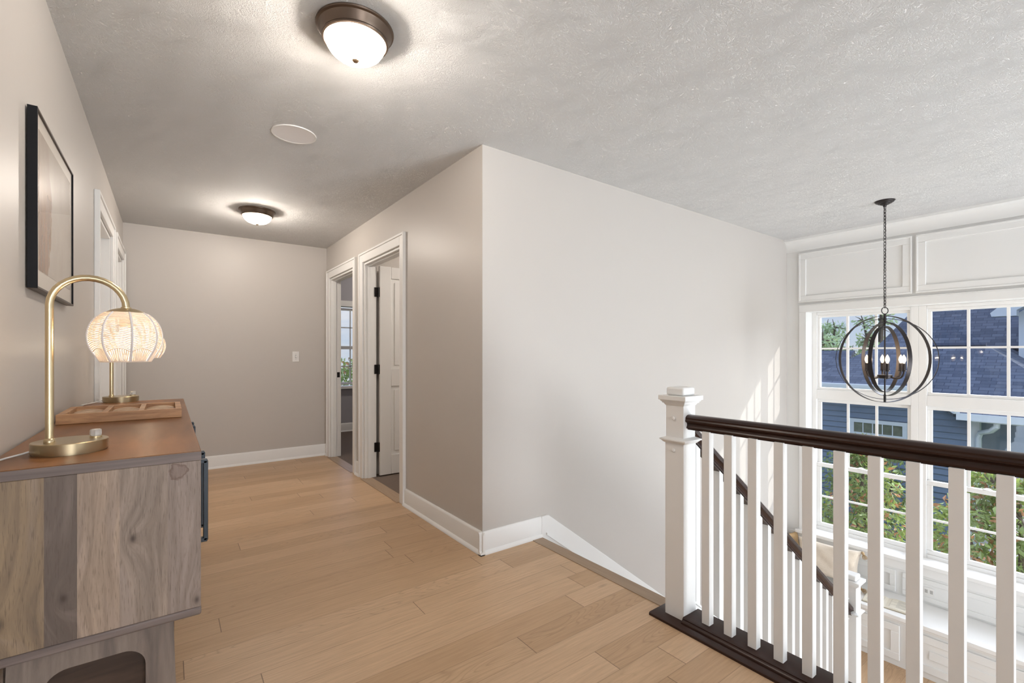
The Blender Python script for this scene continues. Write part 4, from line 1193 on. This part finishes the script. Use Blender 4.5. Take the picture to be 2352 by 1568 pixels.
# small transom window
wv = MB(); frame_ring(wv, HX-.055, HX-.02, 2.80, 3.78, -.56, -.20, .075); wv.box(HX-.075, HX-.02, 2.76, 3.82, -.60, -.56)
wf_ = part('house_window', wv, M['hwhite'], ho)
mm = MB().box(HX-.03, HX-.022, 2.87, 3.71, -.485, -.275); part('pane', mm, M['hglass'], wf_)
mm = MB()
for k in range(1, 5): mm.box(HX-.045, HX-.03, 2.87+.168*k-.008, 2.87+.168*k+.008, -.485, -.275)
part('muntins', mm, M['hwhite'], wf_)
part('stone_base', MB().box(HX-.10, 20, 1.62, 1.80, GZ, -1.9), M['stone'], ho)
# pale house further left
h2 = thing('pale_house', 'pale grey house wall standing behind the blue house at the left', 'house', (15.5, 6.6, GZ))
part('wall', MB().box(14.5, 18, 5.2, 8.0, GZ, .2), M['farwall'], h2)
roof_part('roof_slope', [(14.2, 5.0, .2), (14.2, 8.2, .2), (16.2, 8.2, 1.3), (16.2, 5.0, 1.3)], h2)

# ================================================================== TREES
def leaves(mb, n, centre, rad, size, rnd, lobes=None, squash=1.0, shell=.55):
    """n folded leaves scattered through lobes"""
    for i in range(n):
        if lobes:
            c, r = lobes[rnd.randrange(len(lobes))]
        else: c, r = centre, rad
        d = Vector((rnd.gauss(0,1), rnd.gauss(0,1), rnd.gauss(0,1))).normalized()*r*(shell+(1-shell)*rnd.random())
        p = Vector(c)+Vector((d.x, d.y, d.z*squash))
        L = size*(.65+rnd.random()*.7); w = L*.42
        ax = (d.normalized()*.6+Vector((rnd.gauss(0,1), rnd.gauss(0,1), rnd.gauss(0,1)-.5))*.7).normalized()
        s = ax.orthogonal().normalized(); s.rotate(Matrix.Rotation(rnd.random()*6.28, 3, ax)); nn = ax.cross(s)
        tip = p+ax*L-nn*L*.12; m1 = p+ax*L*.45
        mb.add([p, m1+s*w/2+nn*w*.15, tip, m1-s*w/2+nn*w*.15, m1-nn*w*.05], [(0,1,4),(1,2,4),(2,3,4),(3,0,4)])
def tree(name, label, base, h, lobes, nleaf, size, mat, mat2, group, seed, trunk=.05, squash=1.0):
    rnd = random.Random(seed)
    t = thing(name, label, 'tree', base, group=group)
    fm = MB()
    leaves(fm, nleaf, None, None, size, rnd, lobes, squash)
    part('foliage', fm, mat, t, smooth=False)
    if mat2:
        f2 = MB(); leaves(f2, nleaf//5, None, None, size*.9, rnd, lobes, squash, .8); part('turning_leaves', f2, mat2, t, smooth=False, label='bronze tinted leaves')
    tk = MB(); b = Vector(base)
    for c, r in lobes:
        c = Vector(c); mid = Vector((b.x+(c.x-b.x)*.3, b.y+(c.y-b.y)*.3, b.z+(c.z-b.z)*.55))
        tk.tube([b, mid, c, c+Vector((rnd.uniform(-.3,.3)*r, rnd.uniform(-.3,.3)*r, r*.8))], [trunk, trunk*.7, trunk*.3, trunk*.08], 7)
        for q in range(5):
            d = Vector((rnd.gauss(0,1), rnd.gauss(0,1), rnd.gauss(0,1)*squash)).normalized()*r*.9
            tk.tube([c, c+d*.5+Vector((0,0,.04)), c+d], [trunk*.25, trunk*.16, trunk*.05], 5)
    part('trunk', tk, M['bark'], t)
    return t
G1 = 'small leafy trees outside the stair windows'
tree('leafy_tree', 'leafy young tree with green and bronze leaves outside the left stair window', (7.3, 2.3, GZ), 3,
     [((7.1, 2.75, -1.0), .40), ((7.1, 2.30, -1.15), .42), ((7.2, 1.95, -.95), .34), ((7.4, 2.1, -.50), .30), ((7.0, 2.6, -1.5), .45), ((7.0, 1.9, -1.5), .45), ((7.5, 2.2, -.15), .20)], 3000, .085, M['leaf'], M['leafred'], G1, 5)
tree('leafy_tree', 'bright green leafy tree filling the lower right stair window', (7.2, .75, GZ), 3,
     [((7.1, 1.15, -.75), .36), ((7.2, .75, -.55), .36), ((7.1, .55, -1.0), .45), ((7.0, 1.1, -1.25), .45), ((7.3, .95, -.25), .26), ((7.1, .2, -1.15), .45), ((7.0, .8, -1.6), .5)], 3900, .088, M['leaf'], M['leafred'], G1, 11)
tree('leafy_tree', 'green leafy tree at the right edge, beyond the third stair window', (7.4, -.9, GZ), 3,
     [((7.3, -.5, -1.0), .45), ((7.4, -1.0, -.8), .5), ((7.3, -.8, -1.5), .55), ((7.4, -1.4, -1.3), .5)], 1800, .09, M['leaf'], None, G1, 13)
tree('leafy_tree', 'dark green shrubby tree against the blue siding of the neighbouring house', (10.6, 3.0, GZ), 3,
     [((10.6, 3.3, -1.1), .55), ((10.6, 2.7, -1.2), .6), ((10.6, 3.0, -1.8), .8), ((10.7, 3.1, -.7), .35)], 2600, .10, M['leaf'], None, G1, 17)
G2 = 'pine trees on the skyline'
rnd = random.Random(21)
def pine(label, x, y, top, w, seed, n=5200, lean=0):
    rnd = random.Random(seed); lobes = []
    z = top
    for lev in range(9):
        zz = top-lev*.85; rr = w*(.35+.65*min(1, lev/4))
        k = 3+min(4, lev)
        for q in range(k):
            a_ = rnd.random()*6.28; lobes.append(((x+math.cos(a_)*rr*rnd.uniform(.2,.95), y+math.sin(a_)*rr*rnd.uniform(.2,.95), zz+rnd.uniform(-.3,.3)), rnd.uniform(.5,.85)))
    tree('pine_tree', label, (x, y, GZ), 8, lobes, n, .26, M['pine'], None, G2, seed, .16, .38)
pine('broad pine tree rising behind the blue roof at the far left of the upper window', 32, 14.2, 2.75, 2.4, 31)
pine('pine tree on the skyline just left of the chandelier stem', 33, 11.6, 2.6, 2.0, 32)
pine('taller sparse pine tree showing behind the chandelier beside the steep roof', 34, 9.3, 3.9, 1.7, 33, 1800)
pine('low pine tree filling the gap between skyline and blue hip roof', 29, 10.4, 1.7, 1.9, 34)
tree('garden_tree', 'yellow green garden tree seen through the bedroom window', (4.5, 15.0, GZ), 4,
     [((4.2, 14.5, .1), .9), ((5.2, 15, .3), 1.0), ((3.6, 14.0, -.6), .9), ((4.6, 14.4, -.9), 1.1), ((5.6, 14.6, -.5), 1.0)], 3600, .16, M['leaf'], M['leafred'], None, 41)
struct('ground_garden', MB().box(-20, 5.8, 7.6, 60, -3.4, -3.25), M['grass'])
